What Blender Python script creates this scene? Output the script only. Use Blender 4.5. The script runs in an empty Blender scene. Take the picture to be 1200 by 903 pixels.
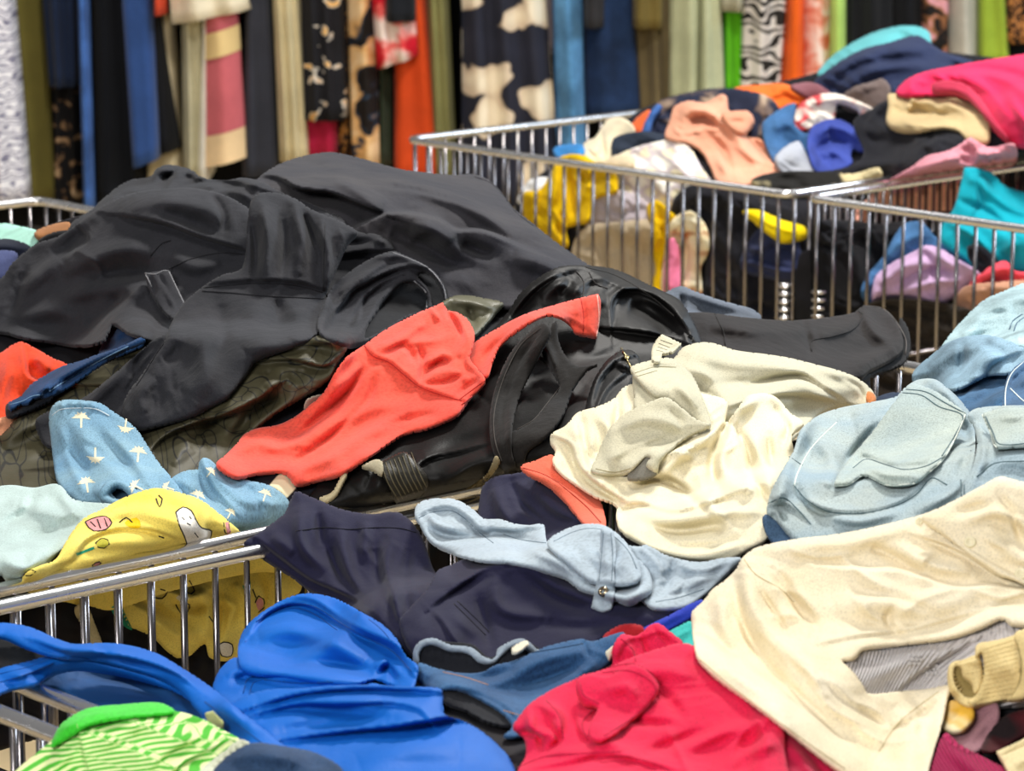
import bpy, bmesh, math, random
import numpy as np
from mathutils import Vector, Matrix

# ---------------------------------------------------------------- camera, world, light, exposure
S = bpy.context.scene
COL = S.collection
F_PX, CX, CY = 3755.0, 600.0, 451.5          # focal length in px of the 1200x903 frame
PITCH = math.radians(11.75)
CAM = np.array([0.0, 0.0, 1.6])
SP, CP = math.sin(PITCH), math.cos(PITCH)
cam = bpy.data.cameras.new('camera')
camo = bpy.data.objects.new('camera', cam)
COL.objects.link(camo)
camo.location = CAM
camo.rotation_euler = (math.radians(90) - PITCH, 0, 0)
cam.sensor_width = 36
cam.lens = 36 * F_PX / 1200
cam.clip_end = 60
cam.dof.use_dof = True
cam.dof.focus_distance = 3.05
cam.dof.aperture_fstop = 13
S.camera = camo
S.view_settings.view_transform = 'Standard'
S.view_settings.look = 'None'
S.view_settings.gamma = 1
S.view_settings.exposure = -0.08
w = bpy.data.worlds.new('world'); S.world = w; w.use_nodes = True
w.node_tree.nodes['Background'].inputs[0].default_value = (1.0, 0.98, 0.95, 1)
w.node_tree.nodes['Background'].inputs[1].default_value = 0.22
def area(name, loc, rot, sx, sy, power, col):
    l = bpy.data.lights.new(name, 'AREA'); l.shape = 'RECTANGLE'; l.size = sx; l.size_y = sy
    l.energy = power; l.color = col
    o = bpy.data.objects.new(name, l); COL.objects.link(o); o.location = loc
    o.rotation_euler = [math.radians(a) for a in rot]
area('overhead_light', (.6, 4.5, 3.3), (-10, 8, 0), .6, .5, 118, (1, .97, .92))
area('overhead_light', (-.2, 2.35, 3.3), (0, 0, 0), .6, .4, 20, (1, .97, .92))  # extra overhead fill, added to brighten the front garments
area('broad_area_light', (-1.3, -.7, 2.9), (58, 0, -18), 1.3, .8, 112, (1, .98, .96))  # added fill above and behind the camera, brightens front-facing cloth
area('broad_area_light', (3.4, 5.6, 2.9), (-30, 58, 0), 1.0, 1.0, 120, (.75, .87, 1))  # bluish window daylight from the right and behind
area('rack_fill', (0, 6.35, 3.1), (38, 0, 0), 4, .6, 50, (1, .98, .95))  # added area light that brightens the hanging garments

# ---------------------------------------------------------------- helpers
def rays(u, v):
    a = (np.asarray(u, float) - CX) / F_PX; b = (CY - np.asarray(v, float)) / F_PX
    return np.stack([a, CP + b * SP, -SP + b * CP], -1)
def world_pt(u, v, D):
    return CAM + rays(u, v) * np.asarray(D, float)[..., None]
def depth_z(u, v, z):
    return (z - 1.6) / rays(u, v)[..., 2]
def link(name, me, parent=None, mat=None):
    o = bpy.data.objects.new(name, me); COL.objects.link(o)
    if mat: me.materials.append(mat)
    if parent: o.parent = parent
    return o
def tag(o, label=None, cat=None, group=None, kind=None):
    if label: o['label'] = label
    if cat: o['category'] = cat
    if group: o['group'] = group
    if kind: o['kind'] = kind
    return o
def empty(name, loc, label, cat, group=None):
    o = bpy.data.objects.new(name, None); COL.objects.link(o); o.location = loc
    o.empty_display_size = .05
    return tag(o, label, cat, group)
def shade(me):
    me.polygons.foreach_set('use_smooth', [True] * len(me.polygons)); me.update()
def mesh_of(verts, faces, name, smooth=True):
    me = bpy.data.meshes.new(name); me.from_pydata([tuple(x) for x in verts], [], faces)
    if smooth: shade(me)
    me.update(); return me
def tube_data(pts, r, n=8, closed=False, cap=True):
    pts = [Vector(p) for p in pts]; N = len(pts); V = []; Fs = []
    up = Vector((0, 0, 1))
    for i, p in enumerate(pts):
        a = pts[(i - 1) % N] if (closed or i > 0) else p
        b = pts[(i + 1) % N] if (closed or i < N - 1) else p
        t = (b - a).normalized()
        x = t.cross(up)
        if x.length < .05: x = t.cross(Vector((0, 1, 0)))
        x.normalize(); y = t.cross(x).normalized()
        rr = r[i] if hasattr(r, '__len__') else r
        for k in range(n):
            an = 2 * math.pi * k / n
            V.append(p + x * math.cos(an) * rr + y * math.sin(an) * rr)
    M = N if closed else N - 1
    for i in range(M):
        for k in range(n):
            j = (i + 1) % N
            Fs.append((i * n + k, i * n + (k + 1) % n, j * n + (k + 1) % n, j * n + k))
    if cap and not closed:
        Fs.append(tuple(range(n))[::-1]); Fs.append(tuple((N - 1) * n + k for k in range(n)))
    return V, Fs
def box_data(x0, x1, y0, y1, z0, z1):
    V = [(x, y, z) for x in (x0, x1) for y in (y0, y1) for z in (z0, z1)]
    return V, [(0, 1, 3, 2), (4, 6, 7, 5), (0, 4, 5, 1), (2, 3, 7, 6), (0, 2, 6, 4), (1, 5, 7, 3)]

# ---------------------------------------------------------------- materials
def srgb(h):
    if isinstance(h, tuple): return h
    c = [int(h[i:i + 2], 16) / 255 for i in (0, 2, 4)]
    return tuple([x / 12.92 if x <= .04045 else ((x + .055) / 1.055) ** 2.4 for x in c] + [1])
MC = {}
class NT:
    def __init__(s, name):
        s.m = bpy.data.materials.new(name); s.m.use_nodes = True; s.t = s.m.node_tree
        s.b = s.t.nodes['Principled BSDF']
    def n(s, ty, **kw):
        nd = s.t.nodes.new(ty)
        for k, v in kw.items():
            if k.startswith('i_'):
                kk = k[2:]; kk = int(kk) if kk.isdigit() else kk.replace('_', ' ')
                nd.inputs[kk].default_value = v
            else: setattr(nd, k, v)
        return nd
    def l(s, a, b): s.t.links.new(a, b)
    def ramp(s, fac, stops, interp='LINEAR'):
        r = s.n('ShaderNodeValToRGB'); r.color_ramp.interpolation = interp
        e = r.color_ramp.elements
        while len(e) < len(stops): e.new(.5)
        for x, (p, c) in zip(e, stops): x.position = p; x.color = srgb(c)
        s.l(fac, r.inputs[0]); return r.outputs[0]
def cloth(col, kind='jersey', col2=None, rough=None, scale=1.0):
    key = (col, kind, col2, rough, scale)
    if key in MC: return MC[key]
    T = NT(kind + '_cloth'); b = T.b
    tc = T.n('ShaderNodeTexCoord'); co = tc.outputs['Object']
    b.inputs['Roughness'].default_value = rough or .85
    b.inputs['Specular IOR Level'].default_value = .16
    b.inputs['Sheen Weight'].default_value = .06
    b.inputs['Sheen Roughness'].default_value = .5
    n1 = T.n('ShaderNodeTexNoise', i_Scale=9 * scale, i_Detail=5.0, i_Roughness=.6); T.l(co, n1.inputs['Vector'])
    c = srgb(col); base = T.n('ShaderNodeMix', data_type='RGBA')
    var = {'denim': .42, 'washed': .3}.get(kind, .12)
    base.inputs[6].default_value = tuple([x * (1 - var) for x in c[:3]] + [1])
    base.inputs[7].default_value = tuple([min(1, x * (1 + var)) for x in c[:3]] + [1]) if not col2 else srgb(col2)
    if col2: base.inputs[6].default_value = c
    mr = T.n('ShaderNodeMapRange', i_1=.35, i_2=.65); T.l(n1.outputs[0], mr.inputs[0]); T.l(mr.outputs[0], base.inputs[0])
    out = base.outputs[2]
    # fibre level colour grain
    g = T.n('ShaderNodeTexNoise', i_Scale={'heather': 650., 'denim': 750., 'fleece': 300.}.get(kind, 700.), i_Detail=2.0)
    mp = T.n('ShaderNodeMapping'); T.l(co, mp.inputs[0])
    mp.inputs['Scale'].default_value = (1, 1, .35) if kind == 'denim' else (1, 1, 1)
    T.l(mp.outputs[0], g.inputs['Vector'])
    gm = T.n('ShaderNodeMix', data_type='RGBA', blend_type='MULTIPLY')
    gm.inputs[0].default_value = {'heather': .3, 'denim': .5, 'washed': .4, 'shiny': .1}.get(kind, .28)
    gr = T.ramp(g.outputs[0], [(.3, '8a8a8a'), (.55, 'ffffff')])
    T.l(out, gm.inputs[6]); T.l(gr, gm.inputs[7]); out = gm.outputs[2]
    T.l(out, b.inputs['Base Color'])
    # relief: weave plus tiny crumple
    bump = T.n('ShaderNodeBump', i_Strength=.35, i_Distance=.0006)
    if kind in ('rib', 'knit'):
        wv = T.n('ShaderNodeTexWave', wave_type='BANDS', bands_direction='X', i_Scale=(75. if kind == 'rib' else 130.) * scale, i_Distortion=.6, i_Detail=1.)
        um = T.n('ShaderNodeUVMap'); T.l(um.outputs[0], wv.inputs['Vector'])
        T.l(wv.outputs[1], bump.inputs['Height']); bump.inputs['Distance'].default_value = .0022; bump.inputs['Strength'].default_value = .8
    else: T.l(g.outputs[0], bump.inputs['Height'])
    n2 = T.n('ShaderNodeTexNoise', i_Scale=45., i_Detail=4.0, i_Roughness=.55); T.l(co, n2.inputs['Vector'])
    b2 = T.n('ShaderNodeBump', i_Strength=.5, i_Distance={'shiny': .002, 'washed': .004, 'denim': .004, 'crisp': .004}.get(kind, .0018))
    T.l(n2.outputs[0], b2.inputs['Height']); T.l(bump.outputs[0], b2.inputs['Normal'])
    T.l(b2.outputs[0], b.inputs['Normal'])
    if kind == 'shiny':
        b.inputs['Roughness'].default_value = rough or .42; b.inputs['Specular IOR Level'].default_value = .22
        b.inputs['Sheen Weight'].default_value = .0
    if kind == 'fleece': b.inputs['Sheen Weight'].default_value = .15
    if kind == 'crisp': b.inputs['Subsurface Weight'].default_value = 0
    T.out = out; MC[key] = T.m; T.m['nt'] = 1
    T.m['_'] = kind
    return T.m
def pattern(kind, stops, scale, base_kind='jersey', seed=0.):
    """printed cloth: kind voronoi / noise / bands / check / veins / leopard / zigzag"""
    key = ('P', kind, str(stops), scale, seed)
    if key in MC: return MC[key]
    T = NT(kind + '_print_cloth'); b = T.b
    b.inputs['Roughness'].default_value = .62 if kind == 'veins' else .85
    b.inputs['Specular IOR Level'].default_value = .45 if kind == 'veins' else .25
    tc = T.n('ShaderNodeTexCoord'); um = T.n('ShaderNodeUVMap'); mp = T.n('ShaderNodeMapping')
    T.l(um.outputs[0], mp.inputs[0]); mp.inputs['Location'].default_value = (seed, seed * .7, 0)
    v = mp.outputs[0]
    if kind in ('voronoi', 'leopard'):
        ns = T.n('ShaderNodeTexNoise', i_Scale=scale * 1.3, i_Detail=2.); T.l(v, ns.inputs['Vector'])
        mx = T.n('ShaderNodeMix', data_type='RGBA', blend_type='LINEAR_LIGHT'); mx.inputs[0].default_value = .06
        T.l(v, mx.inputs[6]); T.l(ns.outputs[1], mx.inputs[7])
        vo = T.n('ShaderNodeTexVoronoi', i_Scale=scale, i_Randomness=.9); T.l(mx.outputs[2], vo.inputs['Vector'])
        if kind == 'leopard': vo.feature = 'DISTANCE_TO_EDGE'
        fac = vo.outputs['Distance']
    elif kind == 'noise':
        ns = T.n('ShaderNodeTexNoise', i_Scale=scale, i_Detail=2., i_Roughness=.5, i_Distortion=.5); T.l(v, ns.inputs['Vector']); fac = ns.outputs[0]
    elif kind == 'veins':
        ns = T.n('ShaderNodeTexNoise', i_Scale=scale * .6, i_Detail=1.); T.l(v, ns.inputs['Vector'])
        mx = T.n('ShaderNodeMix', data_type='RGBA', blend_type='LINEAR_LIGHT'); mx.inputs[0].default_value = .25
        T.l(v, mx.inputs[6]); T.l(ns.outputs[1], mx.inputs[7])
        vo = T.n('ShaderNodeTexVoronoi', feature='DISTANCE_TO_EDGE', i_Scale=scale); T.l(mx.outputs[2], vo.inputs['Vector'])
        fac = vo.outputs['Distance']
    elif kind in ('bands', 'zigzag'):
        wv = T.n('ShaderNodeTexWave', wave_type='BANDS', bands_direction='Y', i_Scale=scale, i_Distortion=.8 if kind == 'bands' else 9.)
        wv.inputs['Detail'].default_value = .5; wv.inputs['Detail Scale'].default_value = .6 if kind == 'bands' else 2.2
        T.l(v, wv.inputs['Vector']); fac = wv.outputs[1]
    elif kind == 'check':
        a = T.n('ShaderNodeTexWave', bands_direction='X', i_Scale=scale); c2 = T.n('ShaderNodeTexWave', bands_direction='Y', i_Scale=scale)
        T.l(v, a.inputs['Vector']); T.l(v, c2.inputs['Vector'])
        ad = T.n('ShaderNodeMath', operation='ADD'); T.l(a.outputs[1], ad.inputs[0]); T.l(c2.outputs[1], ad.inputs[1])
        hf = T.n('ShaderNodeMath', operation='MULTIPLY', i_1=.5); T.l(ad.outputs[0], hf.inputs[0]); fac = hf.outputs[0]
    out = T.ramp(fac, stops); T.l(out, b.inputs['Base Color'])
    n2 = T.n('ShaderNodeTexNoise', i_Scale=60., i_Detail=4.0); T.l(tc.outputs['Object'], n2.inputs['Vector'])
    b2 = T.n('ShaderNodeBump', i_Strength=.5, i_Distance=.002); T.l(n2.outputs[0], b2.inputs['Height']); T.l(b2.outputs[0], b.inputs['Normal'])
    MC[key] = T.m; return T.m
def metal(col, rough, name='metal'):
    T = NT(name); T.b.inputs['Base Color'].default_value = srgb(col); T.b.inputs['Metallic'].default_value = 1
    tc = T.n('ShaderNodeTexCoord'); ns = T.n('ShaderNodeTexNoise', i_Scale=30., i_Detail=3.); T.l(tc.outputs['Object'], ns.inputs['Vector'])
    mr = T.n('ShaderNodeMapRange', i_3=rough * .8, i_4=rough * 1.3); T.l(ns.outputs[0], mr.inputs[0]); T.l(mr.outputs[0], T.b.inputs['Roughness'])
    return T.m
def plain(col, rough=.6, name='paint', n=.06):
    T = NT(name); tc = T.n('ShaderNodeTexCoord'); ns = T.n('ShaderNodeTexNoise', i_Scale=6., i_Detail=6.); T.l(tc.outputs['Object'], ns.inputs['Vector'])
    c = srgb(col)
    o = T.ramp(ns.outputs[0], [(.3, tuple([x * (1 - n) for x in c[:3]] + [1])), (.7, tuple([min(1, x * (1 + n)) for x in c[:3]] + [1]))])
    T.l(o, T.b.inputs['Base Color']); T.b.inputs['Roughness'].default_value = rough
    return T.m
CHROME = metal('ececee', .25, 'chrome')
WIREM = metal('8a8688', .24, 'zinc_wire')

# ---------------------------------------------------------------- cloth surfaces lying on the heaps
ST = 2
GX0, GY0 = -120, -40
NX, NY = 721, 511
GU, GV = np.meshgrid(GX0 + ST * np.arange(NX), GY0 + ST * np.arange(NY))
GU = GU.astype(float); GV = GV.astype(float)
Z = None                      # depth of the heap built so far (rows = v)
CLAMP = None
def parse(s):
    out = []
    for t in s.replace(';', ' ').split():
        c = t.endswith('!'); x, y = t.rstrip('!').split(',')
        out.append((float(x), float(y), c))
    return out
def smooth_line(P, closed, step=3.0):
    n = len(P); out = []
    rng = range(n if closed else n - 1)
    for i in rng:
        p1 = P[i]; p2 = P[(i + 1) % n]
        p0 = P[(i - 1) % n] if (closed or i > 0) else p1
        p3 = P[(i + 2) % n] if (closed or i < n - 2) else p2
        a1 = np.array(p1[:2]); a2 = np.array(p2[:2]); a0 = np.array(p0[:2]); a3 = np.array(p3[:2])
        L = np.linalg.norm(a2 - a1)
        l0 = np.linalg.norm(a1 - a0); l3 = np.linalg.norm(a3 - a2)
        m1 = (a2 - a0) * L / (L + l0 + 1e-6) if not p1[2] else (a2 - a1)
        m2 = (a3 - a1) * L / (L + l3 + 1e-6) if not p2[2] else (a2 - a1)
        k = max(1, int(L / step))
        for j in range(k):
            t = j / k; t2 = t * t; t3 = t2 * t
            out.append((2 * t3 - 3 * t2 + 1) * a1 + (t3 - 2 * t2 + t) * m1 + (-2 * t3 + 3 * t2) * a2 + (t3 - t2) * m2)
    if not closed: out.append(np.array(P[-1][:2]))
    return np.array(out)
def seg_dist(X, Y, L, closed):
    """nearest distance, nearest point, side, arclength parameter"""
    A = L; B = np.roll(L, -1, 0) if closed else L[1:]
    if not closed: A = L[:-1]
    n = len(X); best = np.full(n, 1e18); qx = np.zeros(n); qy = np.zeros(n); sd = np.zeros(n); tt = np.zeros(n)
    ln = np.hypot(*(B - A).T); cum = np.concatenate([[0], np.cumsum(ln)]); tot = max(cum[-1], 1e-6)
    for i in range(len(A)):
        ax, ay = A[i]; dx, dy = B[i] - A[i]; l2 = dx * dx + dy * dy
        if l2 < 1e-9: continue
        t = np.clip(((X - ax) * dx + (Y - ay) * dy) / l2, 0, 1)
        px = ax + t * dx; py = ay + t * dy
        d = (X - px) ** 2 + (Y - py) ** 2
        m = d < best
        best[m] = d[m]; qx[m] = px[m]; qy[m] = py[m]
        sd[m] = (dx * (Y - ay) - dy * (X - ax))[m]
        tt[m] = (cum[i] + t[m] * ln[i]) / tot
    return np.sqrt(best), qx, qy, np.sign(sd), tt
def inside(X, Y, L):
    c = np.zeros(len(X), bool); n = len(L)
    for i in range(n):
        x1, y1 = L[i]; x2, y2 = L[(i + 1) % n]
        if y1 == y2: continue
        m = (y1 > Y) != (y2 > Y)
        c ^= m & (X < (x2 - x1) * (Y - y1) / (y2 - y1) + x1)
    return c
_R = np.random.RandomState(7).rand(256, 256)
def vnoise(x, y):
    xi = np.floor(x).astype(int); yi = np.floor(y).astype(int); fx = x - xi; fy = y - yi
    fx = fx * fx * fx * (fx * (fx * 6 - 15) + 10); fy = fy * fy * fy * (fy * (fy * 6 - 15) + 10)
    r = lambda a, b: _R[a % 256, b % 256]
    return (r(xi, yi) * (1 - fx) * (1 - fy) + r(xi + 1, yi) * fx * (1 - fy) + r(xi, yi + 1) * (1 - fx) * fy + r(xi + 1, yi + 1) * fx * fy) * 2 - 1
def wrinkle(X, Y, amp, wl, stretch, ang, seed):
    a = math.radians(ang); s = seed * 17.3
    wx = vnoise(X / (wl * 2.5) + s, Y / (wl * 2.5)) * wl * .9; wy = vnoise(X / (wl * 2.5), Y / (wl * 2.5) + s + 9) * wl * .9
    x = (X + wx) * math.cos(a) + (Y + wy) * math.sin(a); y = -(X + wx) * math.sin(a) + (Y + wy) * math.cos(a)
    h = 0
    for k, (f, g) in enumerate(((1, 1), (1.9, .5), (3.7, .14))):
        n = vnoise(x * f / (wl * stretch) + s + k * 31, y * f / wl + s * 1.7 + k * 13)
        h = h + g * (1 - 2.2 * np.sqrt(n * n + .012))
    m = np.clip(.55 + 1.1 * vnoise(X / (wl * 2.2) + s * 3, Y / (wl * 1.8) + s), .12, 1.25)
    return amp * h * m
def box1(A, r, ax):
    k = 2 * r + 1
    P = np.pad(A, [(r + 1, r) if i == ax else (0, 0) for i in (0, 1)], mode='edge')
    c = np.cumsum(P, ax); n = A.shape[ax]
    return (np.take(c, range(k, k + n), ax) - np.take(c, range(0, n), ax)) / k
def blur(A, r):
    for _ in range(2): A = box1(box1(A, r, 0), r, 1)
    return A
def minf(A, r):
    for ax in (0, 1):
        B = A.copy()
        for k in range(1, r + 1):
            if ax == 0: B[:-k] = np.minimum(B[:-k], A[k:]); B[k:] = np.minimum(B[k:], A[:-k])
            else: B[:, :-k] = np.minimum(B[:, :-k], A[:, k:]); B[:, k:] = np.minimum(B[:, k:], A[:, :-k])
        A = B
    return A
def samp(A, X, Y):
    x = np.clip((X - GX0) / ST, 0, NX - 1.001); y = np.clip((Y - GY0) / ST, 0, NY - 1.001)
    xi = x.astype(int); yi = y.astype(int); fx = x - xi; fy = y - yi
    return A[yi, xi] * (1 - fx) * (1 - fy) + A[yi, xi + 1] * fx * (1 - fy) + A[yi + 1, xi] * (1 - fx) * fy + A[yi + 1, xi + 1] * fx * fy
SEED = [0]; FK = [1.0]                 # FK: how deep the folds of the current garments are
def base_of(par):
    p = Vector(par.location)
    while par.parent: par = par.parent; p = p + Vector(par.location)
    return np.array(p)
def patch(name, mat, outline, folds='', par=None, puff=14, R=30, T=4, wr=(3, 30, 2.5, 0), tilt=.7, lift=1.5, r=8,
          holes=(), decal=False, step=None, uvrot=0, kind=None, skirt=9, sink=0, follow=.35):
    """A piece of cloth with the given outline, resting on the heap built so far (Z); heights are in px at its distance."""
    global Z
    SEED[0] += 1; seed = SEED[0]
    L = smooth_line(parse(outline), True)
    st = step or ST
    u0 = max(GX0 + 4, L[:, 0].min() - 3); u1 = min(GX0 + ST * (NX - 3), L[:, 0].max() + 3)
    v0 = max(GY0 + 4, L[:, 1].min() - 3); v1 = min(GY0 + ST * (NY - 3), L[:, 1].max() + 3)
    i0 = int((u0 - GX0) // ST); i1 = int((u1 - GX0) // ST) + 2; j0 = int((v0 - GY0) // ST); j1 = int((v1 - GY0) // ST) + 2
    us = np.arange(GX0 + ST * i0, GX0 + ST * i1 + .1, st); vs = np.arange(GY0 + ST * j0, GY0 + ST * j1 + .1, st)
    U, V = np.meshgrid(us, vs); nh, nw = U.shape
    cu = (U[:-1, :-1] + st / 2).ravel(); cv = (V[:-1, :-1] + st / 2).ravel()
    keep = inside(cu, cv, L)
    hl = [smooth_line(parse(h), True) for h in holes]
    for h in hl: keep &= ~inside(cu, cv, h)
    keep = keep.reshape(nh - 1, nw - 1)
    idx = np.arange(nh * nw).reshape(nh, nw)
    q = np.stack([idx[:-1, :-1][keep], idx[1:, :-1][keep], idx[1:, 1:][keep], idx[:-1, 1:][keep]], 1)
    used = np.unique(q)
    X = U.ravel()[used].copy(); Y = V.ravel()[used].copy(); gx = X.copy(); gy = Y.copy()
    d, qx, qy, _, _ = seg_dist(X, Y, L, True); ins = inside(X, Y, L)
    for h in hl:
        d2, a, b, _, _ = seg_dist(X, Y, h, True); m = d2 < d
        d = np.where(m, d2, d); qx = np.where(m, a, qx); qy = np.where(m, b, qy); ins &= ~inside(X, Y, h)
    sn = (~ins) | (d < .45 * st)
    X[sn] = qx[sn]; Y[sn] = qy[sn]; d[sn] = 0
    Zl = samp(Z, X, Y); px = Zl / F_PX
    if decal:
        D = Zl - px * lift
    else:
        pad = 14
        a0, a1, b0, b1 = max(0, j0 - pad), min(NY, j1 + pad), max(0, i0 - pad), min(NX, i1 + pad)
        sub = Z[a0:a1, b0:b1]
        rc = max(1, r // ST)
        zs = blur(minf(sub, rc), rc)
        full = Z.copy(); full[a0:a1, b0:b1] = zs
        Zs = samp(full, X, Y)
        # own plane: the heap's plane, turned up towards steeper by `tilt`
        A = np.stack([X - X.mean(), Y - Y.mean(), np.ones_like(X)], 1)
        co, *_ = np.linalg.lstsq(A, Zs, rcond=None)
        cap = 5.0 * px.mean()
        sl = np.clip(co[1], -cap, cap); slu = np.clip(co[0], -cap, cap)
        tgt = co[2] + slu * (1 - .3 * tilt) * A[:, 0] + sl * (1 - tilt) * A[:, 1]
        tgt = (1 - follow) * tgt + follow * Zs
        D = np.minimum(tgt, Zs)
        k = 3 * px.mean(); D = D - k * np.log1p(np.exp(-np.abs(tgt - Zs) / k)) + k * .0   # soft minimum
        h = lift + puff * (1 - np.exp(-d / max(R, 1)))
        e = np.clip(d / max(T, .1), 0, 1); h = h + T * np.sqrt(np.maximum(0, 1 - (1 - e) ** 2))
        fs = float(np.clip(.85 * math.sqrt(1 + (sl * (1 - tilt) * (1 - follow) + follow * sl) ** 2 / px.mean() ** 2), 1, 2.6))
        for sp in folds.split(';'):
            sp = sp.strip()
            if not sp: continue
            hd, pt = sp.split(':'); ty = hd[0]; am, wd = [float(x) for x in hd[1:].split(',')]; am *= 1.5 * fs * FK[0]; wd *= .82 if ty in 'rv' else 1
            fl = smooth_line(parse(pt), False, 5)
            m = (X > fl[:, 0].min() - 4 * wd) & (X < fl[:, 0].max() + 4 * wd) & (Y > fl[:, 1].min() - 4 * wd) & (Y < fl[:, 1].max() + 4 * wd)
            if not m.any(): continue
            dd, _, _, side, t = seg_dist(X[m], Y[m], fl, False)
            tp = np.clip(np.sin(np.pi * np.clip(t, .02, .98)), 0, 1) ** .45
            if ty == 'r': f = am * np.exp(-(dd / wd) ** 2) * tp
            elif ty == 'v': f = -am * np.exp(-(dd / wd) ** 2) * tp
            elif ty == 'c': f = am * np.exp(-np.sqrt(dd * dd + .8) / wd) * tp
            elif ty == 's':   # cliff: raised above the line (for a left-to-right stroke), falls away over wd
                x = -side * dd; qq = np.clip((x + 2.5) / 6, 0, 1); qq = qq * qq * (3 - 2 * qq)
                f = (am * np.exp(-np.maximum(x, 0) / wd) * qq - am * .4 * np.exp(-np.maximum(-x, 0) / (wd * .45)) * (1 - qq)) * tp
            h[m] += f
        if wr: h = h + wrinkle(X, Y, wr[0] * fs * .6, wr[1], wr[2], wr[3], seed) * np.clip(d / 10, 0, 1)
        D = D - h * px + sink * px
        D = np.minimum(D, Zl - 1.2 * px)
        if CLAMP is not None: D = np.maximum(D, CLAMP(X, Y))
    P = world_pt(X, Y, D)
    # boundary rim going back into the heap gives the cloth its thickness
    mp = np.full(nh * nw, -1); mp[used] = np.arange(len(used)); q = mp[q]
    faces = q.tolist(); verts = P
    if skirt and not decal:
        e = np.concatenate([q[:, [0, 1]], q[:, [1, 2]], q[:, [2, 3]], q[:, [3, 0]]])
        ks = np.sort(e, 1); key = ks[:, 0].astype(np.int64) * (len(used) + 1) + ks[:, 1]
        un, inv, cnt = np.unique(key, return_inverse=True, return_counts=True)
        be = e[cnt[inv] == 1]
        bv = np.unique(be); m2 = np.full(len(used), -1); m2[bv] = len(used) + np.arange(len(bv))
        back = world_pt(X[bv], Y[bv], D[bv] + skirt * px[bv])
        back[:, 2] -= .3 * skirt * px[bv]
        verts = np.concatenate([P, back])
        faces += np.stack([be[:, 1], be[:, 0], m2[be[:, 0]], m2[be[:, 1]]], 1).tolist()
    if par is not None and par.type == 'EMPTY' and not par.get('placed'):
        par.location = (verts[:, 0].mean(), verts[:, 1].mean(), verts[:, 2].min()); par['placed'] = 1
    if par is None: off = np.array([verts[:, 0].mean(), verts[:, 1].mean(), verts[:, 2].min()])
    else: off = base_of(par)
    me = bpy.data.meshes.new(name)
    me.from_pydata((verts - off).tolist(), [], faces); shade(me)
    uv = me.uv_layers.new(name='UVMap')
    an = math.radians(uvrot); sh = (Zl - Zl.mean()) / px.mean() * .25
    ux = (X * math.cos(an) + Y * math.sin(an) + sh * 0) * px; uy = (-X * math.sin(an) + Y * math.cos(an) - (Zl - D) / px * .12) * px
    UVv = np.zeros((len(verts), 2)); UVv[:len(X), 0] = ux; UVv[:len(X), 1] = uy
    if len(verts) > len(X): UVv[len(X):] = UVv[bv]
    li = np.empty(len(me.loops), np.int32); me.loops.foreach_get('vertex_index', li)
    uv.data.foreach_set('uv', UVv[li].ravel())
    o = link(name, me, par, mat)
    if par is None: o.location = off
    if not decal:
        ii = np.round((gx - GX0) / ST).astype(int); jj = np.round((gy - GY0) / ST).astype(int)
        if st == ST: Z[jj, ii] = np.minimum(Z[jj, ii], D)
        else:
            ok = (np.abs((gx - GX0) / ST - ii) < .01) & (np.abs((gy - GY0) / ST - jj) < .01)
            Z[jj[ok], ii[ok]] = np.minimum(Z[jj[ok], ii[ok]], D[ok])
    if kind: o['kind'] = kind
    return o
def garment(name, label, cat, group=None):
    return empty(name, (0, 0, 0), label, cat, group)
def one(name, label, cat, mat, outline, folds='', group=None, kind=None, **kw):
    o = patch(name, mat, outline, folds, None, **kw)
    return tag(o, label, cat, group, kind)
def seam(par, mat, pts, rad=1.0, name='seam', lift=.7, dashed=False):
    """a stitched line lying on the cloth, real thread thickness"""
    L = smooth_line(parse(pts), False, 4)
    D = samp(Z, L[:, 0], L[:, 1]); D = D - lift * D / F_PX
    P = world_pt(L[:, 0], L[:, 1], D) - base_of(par)
    rr = rad * float(D.mean()) / F_PX
    V, Fs = tube_data(P, rr, 5)
    return link(name, mesh_of(V, Fs, name), par, mat)
def seams(par, mat, s, rad=1.0, name='seam', lift=.7):
    for q in s.split(';'):
        if q.strip(): seam(par, mat, q.strip(), rad, name, lift)
def disc(par, mat, u, v, rad, th=1.5, name='button', ring=False, sq=.6):
    D = float(samp(Z, np.array([u]), np.array([v]))[0]); px = D / F_PX
    c = world_pt(np.array([u]), np.array([v]), np.array([D]))[0] - base_of(par)
    g = rad * .8 + 2; uu = np.array([u - g, u + g, u, u]); vv = np.array([v, v, v - g, v + g]); q = world_pt(uu, vv, samp(Z, uu, vv))
    ny = Vector(q[1] - q[0]).cross(Vector(q[2] - q[3])).normalized()
    if ny.dot(Vector(CAM - q[0])) < 0: ny = -ny
    ny = (ny + Vector(CAM - q[0]).normalized() * .6).normalized()
    xx = ny.cross(Vector((0, 1, 0.3))).normalized(); yy = ny.cross(xx).normalized(); c = c + np.array(Vector(CAM - q[0]).normalized()) * px * 1.6
    prof = [(0, th), (rad * .55, th), (rad * .62, th * 1.5), (rad * .92, th * 1.4), (rad, th * .6), (rad, -th)] if not ring else \
        [(rad * .35, 0), (rad * .4, th * 1.2), (rad * .6, th * 1.6), (rad * .95, th), (rad, -th)]
    n = 20; V = []; Fs = []
    for a, z in prof:
        for k in range(n):
            t = 2 * math.pi * k / n
            V.append(Vector(c) + (xx * math.cos(t) * a + yy * math.sin(t) * a + ny * z) * px)
    for i in range(len(prof) - 1):
        for k in range(n): Fs.append((i * n + k, i * n + (k + 1) % n, (i + 1) * n + (k + 1) % n, (i + 1) * n + k))
    return link(name, mesh_of(V, Fs, name), par, mat)
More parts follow.
